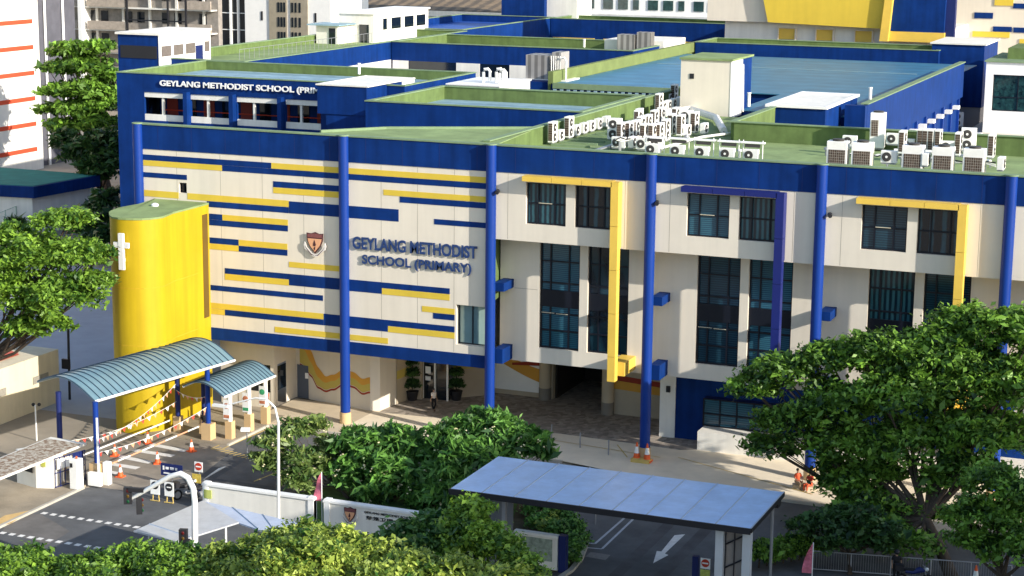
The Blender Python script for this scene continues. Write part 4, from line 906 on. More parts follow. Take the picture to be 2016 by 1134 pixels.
struct('grass', mat('lawn', (.06, .12, .025), .95, .4, 1.5, bump=.6, bscale=40), MB().face([(-55, 90.3, .02), (-38, 90.3, .02), (-37.6, 99, .02), (-49, 100, .02)]))
def topiary(label, x, y, first=[None]):
    r = thing('topiary_pot', label, 'potted plant', (x, y, .13), 'topiary plants by the glass door')
    MB().lathe((x, y, .13), [(.3, 0), (.42, .6), (.45, .62), (.45, .68), (.36, .68)], 14).build('pot', DARKM, r, smooth=True)
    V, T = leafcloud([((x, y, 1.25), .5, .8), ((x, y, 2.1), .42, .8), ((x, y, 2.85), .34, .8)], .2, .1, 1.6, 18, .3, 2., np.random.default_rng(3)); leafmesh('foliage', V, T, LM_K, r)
    MB().tube([(x, y, .7), (x, y, 2.8)], .04, 6).build('stem', BARK, r)
topiary('three-ball dark topiary in a pot left of the glass door', -54.9, 116.9)
topiary('three-ball dark topiary in a pot right of the glass door', -52.1, 118.2)
# ------------------------------------------------------------------ air conditioners
def ac_small(root):
    MB().box(-.46, .46, -.18, .18, .08, .78).build('casing', ACW, root, bev=.015); MB().box(-.4, .4, -.15, .15, 0, .08).build('stand', GREY, root)
    f = MB().tube([(-.12, -.185, .43), (-.12, -.215, .43)], [.27, .27], 18).build('fan_grille', ACD, root); MB().tube([(-.12, -.218, .43), (-.12, -.24, .43)], .075, 10).build('fan_hub', ACW, f)
    MB().box(.465, .48, -.1, .1, .2, .5).build('service_panel', GREY, root)
def ac_double(root):
    MB().box(-.48, .48, -.19, .19, .08, 1.5).build('casing', ACW, root, bev=.015); MB().box(-.4, .4, -.15, .15, 0, .08).build('stand', GREY, root)
    for z in (.43, 1.1):
        f = MB().tube([(-.1, -.19, z), (-.1, -.22, z)], [.28, .28], 18).build('fan_grille', ACD, root); MB().tube([(-.1, -.225, z), (-.1, -.245, z)], .08, 10).build('fan_hub', ACW, f)
    MB().box(-.492, -.48, -.15, .15, .2, 1.4).build('coil_grille', ACG, root)
def ac_vrf(root):
    MB().box(-.62, .62, -.4, .4, .1, 1.75).build('casing', ACW, root, bev=.02); MB().box(-.55, .55, -.35, .35, 0, .1).build('stand', GREY, root)
    MB().box(-.5, .5, -.42, -.4, .2, 1.25).build('coil_grille', ACG, root); MB().box(.62, .64, -.28, .28, .2, 1.25).build('coil_grille', ACG, root)
    MB().lathe((0, 0, 1.75), [(.34, 0), (.36, .12), (.28, .12)], 18).build('fan_ring', ACD, root, smooth=True)
def ac_tall(root):
    MB().box(-.5, .5, -.4, .4, .1, 2.5).build('casing', ACW, root, bev=.02); MB().box(-.45, .45, -.35, .35, 0, .1).build('stand', GREY, root)
    MB().box(-.42, .05, -.42, -.4, .9, 2.0).build('coil_grille', ACG, root); MB().lathe((0, 0, 2.5), [(.34, 0), (.36, .1), (.28, .1)], 18).build('fan_ring', ACD, root, smooth=True)
def ac_rack(root):
    ac_small(root); f = MB()
    for x in (-.62, .62): f.tube([(x, .35, 0), (x, .35, 1.3)], .03, 6)
    f.box(-.75, .75, .22, .5, 1.1, 1.2); f.build('rack', WHITE2, root); g_ = MB()
    MB().box(-.5, .45, .28, .42, .86, 1.05).build('refrigerant_box', ACD, root)
KIND = {'small': (ac_small, 'white single-fan unit'), 'double': (ac_double, 'tall white double-fan unit'), 'vrf': (ac_vrf, 'large cream unit with gridded coil'), 'tall': (ac_tall, 'tallest cream unit'), 'rack': (ac_rack, 'single-fan unit on a piped rack')}
PROTO = {}
def ac(kind, x, y, z, face, label, group):
    fn, _ = KIND[kind]
    if kind not in PROTO:
        r = thing('air_conditioner', label, 'air conditioner', (0, 0, 0), group); fn(r); PROTO[kind] = r; place_copy(r, (x, y, z), face, label, group, True)
    else: c = place_copy(PROTO[kind], (x, y, z), face, label, group, False); c.scale = (1.03,)*3 if kind in ('small', 'double') else (1, 1, 1)
RZ = 18.05; E_ = pi/2
words = ['nearest', 'second', 'third', 'fourth', 'fifth', 'sixth', 'seventh', 'eighth', 'ninth', 'tenth']
row = [('double', 1088, 284), ('small', 1102, 283), ('double', 1120, 278), ('small', 1134, 273), ('small', 1149, 268), ('small', 1163, 264), ('small', 1178, 259), ('small', 1193, 254)]
for i, (k, px, py) in enumerate(row):
    p = U(px, py, 'x', -46.6); ac(k, -46.6, p.y, RZ+.1, E_, '%s %s from the front along the green west parapet' % (KIND[k][1], words[i]), 'air conditioners along the green west parapet')
for i, (k, px, py) in enumerate([('small', 1232, 236), ('double', 1250, 226), ('small', 1268, 224), ('small', 1279, 221), ('small', 1290, 218), ('small', 1301, 214), ('small', 1317, 209), ('double', 1327, 208)]):
    p = U(px, py, 'z', RZ); ac(k, -45.7 if px < 1310 else p.x, p.y if px != 1232 else p.y-1, RZ+.25, E_, '%s %s in the shaded far row leading to the white lift room' % (KIND[k][1], words[i]), 'air conditioners in the far row')
mid = [('double', 1222, 289), ('double', 1238, 287), ('double', 1251, 284), ('double', 1268, 292), ('double', 1284, 292), ('double', 1298, 290), ('small', 1218, 297), ('small', 1266, 300), ('double', 1322, 270), ('double', 1340, 272), ('small', 1352, 272), ('double', 1367, 266), ('double', 1288, 262), ('double', 1301, 256), ('small', 1312, 262)]
nm = ['leftmost front', 'second front', 'third front', 'fourth front', 'fifth front', 'sixth front', 'low left', 'low middle', 'right-hand', 'second right-hand', 'low right-hand', 'rightmost', 'rear', 'second rear', 'low rear']
for i, (k, px, py) in enumerate(mid):
    p = U(px, py, 'z', RZ); ac(k, p.x, p.y, RZ+.15, E_ if i not in (6, 7) else 0, '%s %s in the middle roof cluster' % (nm[i], KIND[k][1]), 'air conditioners in the middle roof cluster')
for i, px in enumerate((1320, 1374, 1427, 1481, 1531)):
    p = U(px, 312, 'z', RZ); ac('rack', p.x+.35, 113.6, RZ+.75, 0, '%s from the left of the five piped single-fan units behind the roof edge' % words[i].replace('nearest', 'first'), 'piped single-fan units behind the roof edge')
rt = [('vrf', 1649, 326), ('vrf', 1697, 329), ('small', 1750, 322), ('vrf', 1797, 334), ('small', 1823, 328), ('vrf', 1856, 338), ('vrf', 1917, 342), ('small', 1970, 345), ('tall', 1727, 284), ('double', 1812, 292), ('double', 1822, 288), ('small', 1865, 288), ('small', 1888, 290), ('small', 1786, 298), ('double', 1835, 250), ('double', 1849, 244)]
nr = ['leftmost', 'second', 'dark-faced', 'third', 'narrow', 'fourth', 'fifth', 'end', 'lone', 'rear', 'second rear', 'low rear', 'far right rear', 'low left rear', 'distant', 'second distant']
for i, (k, px, py) in enumerate(rt):
    p = U(px, py, 'z', RZ); y = 112.6 if i < 8 else min(p.y, 129.0); x = U(px, py, 'y', y).x
    ac(k, x, y, RZ+((1.25 if k == 'small' else .72) if i < 8 else .1), (0, .05, 0, 0, E_, 0, 0, E_, .1, E_, E_, .2, E_, 0, E_, E_)[i], '%s %s on the right-hand end of the roof' % (nr[i], KIND[k][1]), 'air conditioners at the right end of the roof')
p = U(1886, 250, 'z', 12.25); ac('double', p.x, p.y, 12.25, .3, 'tall white double-fan unit on the cream annex roof', 'air conditioners on the annex')
# roof pipes and trays
for lab, pts, r_ in (('bundle of white refrigerant pipes across the middle of the roof', [(1300, 292), (1380, 270), (1440, 262)], .09), ('white duct curving in front of the white lift room', [(1300, 225), (1360, 215), (1410, 232), (1425, 258)], .28), ('white pipe run behind the right-hand roof units', [(1760, 296), (1860, 300), (1950, 318)], .12)):
    P_ = [U(x, y, 'z', RZ+.4) for x, y in pts]; rr = thing('roof_pipe', lab, 'pipe', P_[0]); MB().tube(P_, r_, 8).build('duct', PIPE, rr, smooth=True)
    k = MB()
    for q in P_: k.box(q.x-.05, q.x+.05, q.y-.05, q.y+.05, RZ, q.z)
    k.build('support', GREY, rr)
for lab, px, py, hh in (('short white vent post on the green coping near the blue lift room', 1474, 210, 1.0), ('white vent post at the corner of the teal roof', 1713, 196, .9), ('small white vent on the green roof beside the rear court', 1150, 93, .8), ('white vent post on the rear parapet of the lettered wing', 707, 146, .9)):
    p = U(px, py, 'z', 19.4); rr = thing('vent_post', lab, 'vent', p); MB().lathe(tuple(p), [(.12, 0), (.12, hh)], 10).build('tube', WHITE2, rr); MB().lathe((p.x, p.y, p.z+hh), [(.16, 0), (.16, .08)], 10).build('cap', WHITE2, rr)
# ------------------------------------------------------------------ curved canopies
def arched(name, label, C1, C2, C3, C4, ze, rise, posts, n=22, cat='canopy'):
    """C1,C2 near left/right corners, C3,C4 far left/right"""
    r = thing(name, label, cat, (posts[0][0], posts[0][1], 0)); V = []; k = 12
    C1, C2, C3, C4 = [Vector((*c, 0)) for c in (C1, C2, C3, C4)]
    def pt(s, t, dz=0): a = C1.lerp(C2, s); b = C3.lerp(C4, s); p = a.lerp(b, t); return Vector((p.x, p.y, ze+rise*sin(pi*(s*.92+.08))+dz))
    sh_ = MB()
    for i in range(k):
        a, b = i/k, (i+1)/k; sh_.face([pt(a, 0), pt(b, 0), pt(b, 1), pt(a, 1)]); sh_.face([pt(a, 0, -.06), pt(a, 1, -.06), pt(b, 1, -.06), pt(b, 0, -.06)])
    for t in (0, 1): sh_.face([pt(i/k, t) for i in range(k+1)]+[pt(i/k, t, -.06) for i in range(k, -1, -1)])
    sh_.build('roof_sheet', mat('pale_blue_sheet', (.15, .26, .32), .35, .12, 1.2, spec=.5), r, fixn=False)
    rb = MB()
    for j in range(n+1):
        t = j/n; rb.tube([pt(i/k, t, .025) for i in range(k+1)], .035, 5)
    rb.build('roof_rib', mat('rib_grey_blue', (.05, .09, .14), .5, .1), r)
    MB().tube([pt(1, 0, -.02), pt(1, 1, -.02)], .08, 6).tube([pt(0, 0, -.02), pt(0, 1, -.02)], .07, 6).build('edge_beam', WHITE2, r)
    for x, y, zb, w_, m1 in posts:
        p = MB().lathe((x, y, 0), [(w_, zb), (w_, ze+.1)], 14).build('post', m1, r, smooth=True)
        hb = .34 if m1 is COLB else .24; MB().box(x-hb, x+hb, y-hb, y+hb, 0, zb).build('post_base', TAN, p)
    return r
arched('arched_canopy', 'long blue-grey arched canopy on blue posts in front of the yellow tower', (-69.6, 94.0), (-64.2, 92.2), (-67.4, 106.6), (-62.0, 104.8), 4.95, .95, [(-63.9, 91.8, 1.3, .17, COLB), (-62.7, 102.5, 1.2, .17, COLB), (-65.4, 103.2, 1.2, .17, NAVY), (-67.3, 92.9, 1.2, .17, NAVY)], 24)
arched('arched_canopy', 'shorter lower arched canopy beside the security booth', (-64.4, 102.3), (-60.9, 101.5), (-64.3, 108.9), (-60.7, 107.8), 3.35, .68, [(-61.5, 103.2, 1.3, .16, WHITE2), (-61.3, 105.3, 1.3, .16, WHITE2), (-61.2, 107.3, 1.3, .16, WHITE2), (-63.7, 103.6, 1.3, .14, NAVY)], 16)
for i, (x, y, c1) in enumerate(((-61.5, 103.0, (.55, .2, .1)), (-61.3, 105.1, (.05, .35, .15)), (-61.2, 107.1, (.5, .06, .08)))):
    pr = thing('poster', ('orange and white festive poster on the nearest canopy post', 'green and white festive poster on the middle canopy post', 'red and white festive poster on the farthest canopy post')[i], 'poster', (x, y, 2))
    MB().box(x-.24, x+.24, y-.22, y-.2, 1.5, 2.8).build('sheet', WHITE2, pr)
    MB().ball((x, y-.23, 2.4), .2, .02, .2, 12).build('picture', mat('poster_%d' % i, c1, .6, .4, 6.), pr)
    MB().box(x-.2, x+.2, y-.24, y-.22, 1.6, 1.8).build('picture', mat('poster_%d' % ((i+1) % 3), c1, .6, .4, 6.), pr)
BN = [mat('flag_red', (.6, .06, .04), .7, .05), mat('flag_white', (.78, .72, .66), .7, .05), mat('flag_peach', (.75, .35, .2), .7, .05)]
def bunting(label, a, b, n, sag):
    a = Vector(a); b = Vector(b); r = thing('bunting', label, 'bunting', a, 'bunting lines at the gate'); P_ = [a.lerp(b, i/n)+Vector((0, 0, -sag*4*(i/n)*(1-i/n))) for i in range(n+1)]
    MB().tube(P_, .015, 4).build('cord', WHITE2, r)
    for i in range(n):
        p, q = P_[i], P_[i+1]; m_ = (p+q)/2; k = MB(); d = (q-p)*.3; e = Vector((0, .01, 0))
        k.face([m_-d, m_+d, m_+Vector((.04, .03, -.27))]); k.face([m_-d+e, m_+Vector((.04, .03, -.27))+e, m_+d+e]); k.build('pennant', BN[i % 3], r, fixn=False)
bunting('upper bunting line between the near blue canopy posts', (-63.9, 91.8, 2.7), (-65.4, 103.0, 3.4), 20, .5)
bunting('lower bunting line in front of the yellow tower', (-67.3, 92.9, 1.9), (-65.4, 103.0, 2.2), 18, .5)
bunting('short bunting line under the lower arched canopy', (-65.4, 103.0, 3.0), (-62.7, 102.5, 3.0), 7, .3)
bunting('bunting line along the canopy side facing the road', (-63.9, 91.8, 1.9), (-62.7, 102.4, 2.3), 18, .4)
# ------------------------------------------------------------------ drop-off canopy (flat metal) and shelter
MET = mat('blue_grey_sheet', (.50, .68, .95), .36, .16, .9, metal=.2, spec=.6, bump=.05, bscale=3)
Dc = thing('drop_off_canopy', 'large flat blue-grey metal canopy over the right-hand driveway', 'canopy', (-30, 88, 0))
MB().box(-37.7, -22.0, 84.8, 91.2, 4.92, 5.0).build('roof_sheet', MET, Dc); MB().box(-37.75, -21.95, 84.7, 84.8, 4.72, 5.02).box(-21.98, -21.9, 84.8, 91.2, 4.78, 5.02).build('fascia', DARKM, Dc)
for i in range(9): x = -35.95+i*1.75; MB().box(x-.03, x+.03, 84.8, 91.2, 5.0, 5.04).build('seam', mat('seam_grey', (.42, .48, .56), .4, .1), Dc)
MB().box(-37.0, -36.75, 85.4, 85.65, 0, 4.9).box(-35.1, -34.9, 85.4, 85.6, 0, 4.9).build('post', GREY, Dc)
MB().box(-36.7, -34.9, 86.4, 86.5, 0, 4.6).build('side_screen', mat('screen_grey', (.16, .17, .19), .6, .15), Dc)
for x in (-23.6, -22.25): MB().box(x-.2, x+.2, 85.2, 85.6, 0, 4.9).build('post', mat('pale_grey_post', (.50, .52, .54), .6, .1), Dc)
MB().tube([(-22.35, 90.6, 0), (-22.35, 90.6, 4.9)], .08, 8).build('post', GREY, Dc); MB().box(-22.7, -22.0, 90.3, 90.9, 4.4, 4.9).build('floodlight', DARKM, Dc)
lt_ = MB()
for x in (-23.38, -22.92, -22.48): lt_.box(x-.03, x+.03, 85.5, 85.56, .1, 4.8)
for z in (.4, 1.6, 2.8, 4.0): lt_.tube([(-23.38, 85.53, z-.2), (-22.48, 85.53, z+.35)], .04, 4)
lt_.build('trellis', DARKM, Dc); MB().box(-23.38, -22.48, 85.7, 85.75, 0, 4.8).build('end_panel', mat('panel_taupe', (.28, .25, .23), .7, .15, 1.5), Dc)
Wk = thing('link_way_roof', 'L-shaped pale metal walkway roof in front of the long white wall', 'walkway roof', (-48, 79, 0))
a_, b_, c_, d_ = (U(*p, 'z', 3.2) for p in ((263, 1045), (348, 1066), (470, 1028), (400, 985)))
MB().prism([tuple(p[:2]) for p in (a_, b_, c_, d_)], 3.12, 3.2).build('roof_sheet', mat('pale_metal_sheet', (.55, .57, .60), .35, .15, 1.5, metal=.2, spec=.5), Wk)
e_ = U(640, 1040, 'z', 3.2); f_ = U(630, 1082, 'z', 3.2)
MB().prism([tuple(c_[:2]), (f_.x, f_.y), (e_.x, e_.y), tuple(d_[:2])], 3.09, 3.17).build('roof_sheet', mat('pale_blue_metal', (.50, .57, .70), .38, .15, 1.2, metal=.1), Wk)
dr_ = (b_-a_).normalized()
for t in (.25, .5, .75, 1.): q = c_.lerp(f_, t); p = d_.lerp(e_, t); MB().tube([p+Vector((0, 0, -.01)), q+Vector((0, 0, -.01))], .03, 4).build('seam', MATS['seam_grey'], Wk)
MB().tube([a_.lerp(d_, .22), b_.lerp(c_, .22)], .04, 5).build('seam', MATS['seam_grey'], Wk)
for p, q, t in ((a_, d_, .15), (b_, c_, .12), (b_, c_, .85), (a_, d_, .8), (c_, f_, .6), (d_, e_, .6)):
    v_ = p.lerp(q, t); v_ = v_.lerp((a_+b_+c_+d_)/4, .1) if q in (c_, d_) else v_; MB().tube([(v_.x, v_.y, 0), (v_.x, v_.y, 3.1)], .06, 8).build('post', WHITE2, Wk)
# ------------------------------------------------------------------ guard house
Gh = thing('guard_house', 'small cream guard house under a flat roof littered with dry leaves', 'guard house', (-66, 88, 0))
gp_ = [(-68.2, 89.75), (-66.5, 89.3), (-65.5, 89.6), (-65.9, 91.2), (-67.4, 91.2)]
MB().prism(gp_, .1, 2.17).build('wall', WHITE, Gh)
rp_ = [U(*p, 'z', 2.3) for p in ((-90, 979), (0, 941), (170, 872), (100, 860), (-90, 938))]
MB().prism([tuple(p[:2]) for p in rp_], 2.17, 2.3).build('roof', WHITE, Gh)
def litter():
    m = bpy.data.materials.new('leaf_litter'); m.use_nodes = True; t = m.node_tree; N = t.nodes; L = t.links; b = N['Principled BSDF']
    g = N.new('ShaderNodeNewGeometry'); n = N.new('ShaderNodeTexNoise'); n.inputs['Scale'].default_value = 3.; n.inputs['Detail'].default_value = 8; n.inputs['Roughness'].default_value = .75; L.new(g.outputs['Position'], n.inputs['Vector'])
    r = N.new('ShaderNodeValToRGB'); r.color_ramp.elements[0].position = .44; r.color_ramp.elements[0].color = (.20, .12, .07, 1); r.color_ramp.elements[1].position = .56; r.color_ramp.elements[1].color = (.50, .46, .38, 1)
    L.new(n.outputs[0], r.inputs[0]); L.new(r.outputs[0], b.inputs['Base Color']); b.inputs['Roughness'].default_value = .95; return m
cc = sum((Vector(p) for p in rp_), Vector())/5
MB().prism([tuple((cc+(p-cc)*.93)[:2]) for p in rp_], 2.3, 2.315).build('roof_litter', litter(), Gh)
gv = Vector((1.7, -.45, 0)).normalized(); 
def gpt(t, off): n = Vector((gv.y, -gv.x, 0)); return Vector((-69.2, 89.95, 0))+gv*t+n*off
wq = MB(); p, q = gpt(1.2, .02), gpt(2.6, .02); wq.face([(p.x, p.y, 1.0), (q.x, q.y, 1.0), (q.x, q.y, 2.0), (p.x, p.y, 2.0)]); wq.build('window', DGLASS, Gh, fixn=False)
MB().box(-66.15, -65.85, 89.36, 89.4, 1.45, 2.05).build('notice', mat('lime_notice', (.55, .58, .12), .6, .05), Gh)
gate = thing('pedestrian_gate', 'dark pedestrian gate with white notices beside the guard house', 'gate', (-65.3, 90.8, 0))
g_ = MB()
for i in range(7): p = Vector((-65.45, 89.75, 0)).lerp(Vector((-64.9, 92.0, 0)), i/6); g_.tube([p, p+Vector((0, 0, 1.9))], .03, 5)
for z in (.15, 1.0, 1.9): g_.tube([(-65.45, 89.75, z), (-64.9, 92.0, z)], .035, 5)
g_.build('bars', NAVY, gate); MB().prism([(-65.40, 89.9), (-65.15, 91.0), (-65.18, 91.02), (-65.43, 89.92)], 1.2, 1.8).build('notice', WHITE2, gate); MB().prism([(-65.12, 91.1), (-64.92, 91.9), (-64.95, 91.92), (-65.15, 91.12)], .5, 1.9).build('notice', NAVY, gate)
bm_ = thing('barrier_machine', 'cream barrier cabinet with small dark screen at the gate kerb', 'barrier machine', (-64.3, 90.2, 0))
MB().box(-64.6, -64.05, 89.95, 90.6, .1, 1.9).build('cabinet', WHITE2, bm_, bev=.03); MB().box(-64.5, -64.35, 89.9, 89.95, 1.45, 1.7).build('screen', DARKM, bm_); MB().lathe((-64.3, 90.3, 1.9), [(.07, 0), (.05, .15)], 8).build('beacon', ORNG, bm_)
MB().box(-64.05, -63.2, 91.0, 91.3, .1, .9).build('guard_rail', WHITE2, bm_)
wp = solo('gate_pier', WHITE2, MB().box(-63.45, -63.1, 91.7, 92.1, 0, 1.4), 'short white pier beside the tan base of the near blue post', 'pier')
wp = solo('warning_post', WHITE2, MB().tube([(-63.55, 91.4, 0), (-63.55, 91.4, 4.2)], .07, 8), 'thin white pole beside the near blue post', 'pole')
for lab, a, b in (('raised red and white barrier arm nearer the zebra crossing', (-63.6, 92.2, 1.0), (-63.0, 101.8, 1.1)), ('white barrier arm reaching towards the yellow tower', (-66.2, 93.0, 1.0), (-65.3, 102.0, 1.2))):
    r = thing('boom_barrier', lab, 'barrier', a); a = Vector(a); b = Vector(b)
    for i in range(8): MB().tube([a.lerp(b, i/8), a.lerp(b, (i+1)/8)], .05, 6).build('arm_segment', WHITE2 if i % 2 else (BN[2] if 'nearer' in lab else WHITE2), r)
    MB().box(a.x-.2, a.x+.2, a.y-.2, a.y+.2, 0, 1.1).build('barrier_post', WHITE2, r)
# traffic cones
cone0 = thing('traffic_cone', 'x', 'traffic cone', (0, 0, 0), 'traffic cones on the zebra crossing')
MB().box(-.24, .24, -.24, .24, 0, .06).build('foot', ORNG, cone0); MB().lathe((0, 0, .06), [(.19, 0), (.13, .26)], 14).build('cone', ORNG, cone0, smooth=True); MB().lathe((0, 0, .32), [(.13, 0), (.075, .28)], 14).build('reflective_band', WHITE2, cone0, smooth=True); MB().lathe((0, 0, .6), [(.075, 0), (.03, .18), (.001, .19)], 14).build('tip', ORNG, cone0, smooth=True)
for i, (px, py, lab) in enumerate(((237, 939, 'traffic cone nearest the tan post base'), (226, 898, 'traffic cone at the left end of the second white stripe'), (310, 913, 'traffic cone in the middle right of the crossing'), (291, 873, 'traffic cone at the rear of the crossing near the yellow tower'), (377, 889, 'traffic cone at the far right end of the crossing'))):
    place_copy(cone0, tuple(U(px, py))[:2]+(.01,), 0.3*i, 'orange and white '+lab, 'traffic cones on the zebra crossing', i == 0)
for i, (x, y, lab) in enumerate(((-35.75, 109.15, 'left of the two orange cones at the foot of the fourth blue pillar'), (-35.05, 109.1, 'right of the two orange cones at the foot of the fourth blue pillar'), (-12.6, 94.5, 'orange cone by the railing under the lower right tree'))):
    c = place_copy(cone0, (x, y, .17), 0, lab, None, False)
    c.scale = (1.25, 1.25, 1.5)
    if 'group' in c: del c['group']
solo('pillar_guard', YMARK, MB().prism([(-36.0, 108.7), (-34.8, 108.7), (-34.8, 109.3), (-36.0, 109.3)], .12, .35), 'yellow kerb guard at the foot of the fourth blue pillar', 'kerb guard')
# ------------------------------------------------------------------ walls with names, signs
def wallobj(name, label, x0, x1, y, z1, th=.3, endp=True):
    r = thing(name, label, 'wall', ((x0+x1)/2, y, 0)); MB().box(x0, x1, y, y+th, 0, z1-.12).build('panel', WHITE, r)
    MB().box(x0-.05, x1+.05, y-.08, y+th+.08, z1-.12, z1).build('coping', WHITE2, r)
    if endp:
        for x in (x0, x1-.35): MB().box(x, x+.35, y-.06, y+th+.06, 0, z1+.06).build('end_pier', WHITE2, r)
    return r
Wa = wallobj('boundary_wall', 'long white wall behind the walkway roof left of the name wall', -55.5, -48.35, 90.0, 1.6)
MB().box(-55.4, -54.9, 89.9, 89.94, .75, 1.25).build('notice', mat('lime_notice2', (.5, .55, .15), .6, .05), Wa)
Wn = wallobj('name_wall', 'white name wall with crest and black lettering', -47.7, -40.8, 90.0, 1.6)
crest(Wn, -46.05, 1.36, .72, 89.99)
fontmesh('sign_lettering', 'GEYLANG METHODIST SCHOOL (PRIMARY)', BLACK, Wn, -45.2, -41.1, 1.14, 1.30, 89.99, .03, .012)
fontmesh('sign_lettering', '芽笼卫理小学', BLACK, Wn, -45.1, -42.6, .82, 1.04, 89.99, .03, .012)
Wr = wallobj('information_wall', 'grey notice wall with faint printed map beside the dark blue post', -35.6, -33.2, 88.5, 1.95, .2, False)
MB().box(-35.3, -33.5, 88.46, 88.5, .5, 1.7).build('map_panel', mat('faded_map', (.30, .36, .30), .5, .45, 4.), Wr)
solo('gate_post', NAVY, MB().box(-33.12, -32.72, 88.4, 88.8, 0, 2.0), 'dark blue post at the end of the grey notice wall', 'post')
def sign(label, x, y, zt, w_, h_, kind, pole=True, base=0., name='road_sign', back=None):
    r = thing(name, label, 'sign', (x, y, 0))
    MB().box(x-w_/2, x+w_/2, y-.03, y, zt-h_, zt).build('board', back or WHITE2, r)
    if kind == 'noentry':
        R_ = w_*.42; c = (x, zt-w_*.5)
        MB().xz([(c[0]+R_*cos(a), c[1]+R_*sin(a)) for a in [2*pi*i/24 for i in range(24)]], y-.045, y-.03).build('disc', RED, r); MB().box(c[0]-R_*.75, c[0]+R_*.75, y-.055, y-.045, c[1]-R_*.17, c[1]+R_*.17).build('bar', WHITE2, r)
    if kind == 'round':
        R_ = w_*.38; c = (x, zt-w_*.48)
        MB().xz([(c[0]+R_*cos(a), c[1]+R_*sin(a)) for a in [2*pi*i/24 for i in range(24)]], y-.045, y-.03).build('disc', DARKM, r); MB().box(c[0]-R_*.6, c[0]+R_*.6, y-.055, y-.045, c[1]-R_*.14, c[1]+R_*.14).build('bar', WHITE2, r)
    if kind == 'noturn':
        R_ = w_*.42; R2 = R_*.78; c = (x, zt-h_*.5); n = 24
        o = MB(); 
        for i in range(n):
            a, b = 2*pi*i/n, 2*pi*(i+1)/n; o.face([(c[0]+R_*cos(a), y-.04, c[1]+R_*sin(a)), (c[0]+R_*cos(b), y-.04, c[1]+R_*sin(b)), (c[0]+R2*cos(b), y-.04, c[1]+R2*sin(b)), (c[0]+R2*cos(a), y-.04, c[1]+R2*sin(a))])
        o.build('ring', RED, r, fixn=False); MB().tube([(c[0]-R2*.7, y-.045, c[1]+R2*.7), (c[0]+R2*.7, y-.045, c[1]-R2*.7)], .03, 4).build('bar', RED, r)
        MB().tube([(c[0]-R2*.3, y-.035, c[1]-R2*.5), (c[0]-R2*.3, y-.035, c[1]+R2*.3), (c[0]+R2*.3, y-.035, c[1]+R2*.3), (c[0]+R2*.3, y-.035, c[1]-R2*.1)], .03, 4).build('arrow', BLACK, r)
    if pole: MB().tube([(x, y+.04, base), (x, y+.04, zt)], .035, 6).build('pole', GREY, r)
    return r
sign('red no-entry sign with white bar at the left end of the long white wall', -57.3, 92.5, 1.95, .55, .6, 'noentry')
r = thing('parking_notice', 'yellow notice panel on dark posts under the no-entry sign', 'sign', (-57.3, 92.3, 0)); MB().box(-57.58, -57.0, 92.2, 92.23, .75, 1.3).build('board', mat('notice_yellow', (.6, .45, .08), .6, .3, 9.), r); MB().box(-57.55, -57.4, 92.25, 92.3, 0, 1.3).box(-57.2, -57.05, 92.25, 92.3, 0, 1.3).build('post', NAVY, r)
r = sign('dark blue board with white lettering behind the leaning white signs', -59.6, 93.2, 1.35, 1.5, .75, '', True, 0, 'direction_board', NAVY); MB().box(-60.2, -60.1, 93.15, 93.17, .95, 1.2).box(-60.0, -59.8, 93.15, 93.17, 1.0, 1.15).box(-59.7, -59.45, 93.15, 93.17, 1.0, 1.15).box(-59.35, -59.2, 93.15, 93.17, 1.0, 1.15).box(-60.15, -59.3, 93.15, 93.17, .72, .8).build('symbol_row', WHITE2, r)
for x, y, lab in ((-58.9, 90.3, 'white temporary sign with black round symbol, left of the two by the motorcycles'), (-57.95, 90.3, 'white temporary sign with black round symbol, right of the two by the motorcycles')):
    r = sign(lab, x, y, 1.25, .62, .85, 'round', False, 0, 'temporary_sign'); MB().tube([(x-.22, y+.05, 0), (x-.1, y+.02, 1.2)], .03, 5).tube([(x+.22, y+.05, 0), (x+.1, y+.02, 1.2)], .03, 5).tube([(x-.3, y-.1, .05), (x+.3, y-.1, .05)], .03, 5).build('stand', YMARK, r)
sign('square no-u-turn sign showing just below the drop-off canopy edge', -34.0, 96.6, 2.0, .75, .75, 'noturn')
sign('no-entry sign above a lime notice beside the dark blue post at the bottom edge', -25.05, 88.0, 2.05, .5, .55, 'noentry')
solo('gate_post', NAVY, MB().box(-25.75, -25.45, 88.0, 88.3, 0, 2.05), 'dark blue post left of the bottom-edge no-entry sign', 'post')
solo('notice_board', mat('lime_notice3', (.5, .55, .12), .6, .3, 9.), MB().box(-25.3, -24.8, 87.97, 88.0, .8, 1.45), 'lime notice below the bottom-edge no-entry sign', 'sign')
solo('small_notice', WHITE2, MB().box(-24.4, -23.7, 87.9, 87.95, .7, 1.35).tube([(-24.05, 88, 0), (-24.05, 88, .7)], .03, 5), 'small white notice left of the canopy trellis', 'sign')
Pst = thing('banner', 'large white entrance banner with black text and orange wave behind the third pillar', 'banner', (-48.4, 121.1, 0))
bp_ = MB().box(-50.4, -46.6, 121.1, 121.15, .5, 4.9).build('sheet', WHITE2, Pst); Pa0, Pa1 = (-50.4, 121.1), (-46.6, 121.1)
ribbon(Pa0, Pa1, lambda u: (1.2+1.5*(1-u)**1.3, 2.2+1.3*(1-u)**1.5), Pst, 'orange_wave', MURO, .02); ribbon(Pa0, Pa1, lambda u: (2.25+.25*u, 2.3+.6*u), Pst, 'red_wave', MURR, .03, .35)
fontmesh('lettering', 'res consumers', BLACK, Pst, -49.3, -46.9, 4.3, 4.6, 121.08, .01, .01); fontmesh('lettering', 'of generations', BLACK, Pst, -49.2, -47.1, 3.85, 4.12, 121.08, .01, .01)
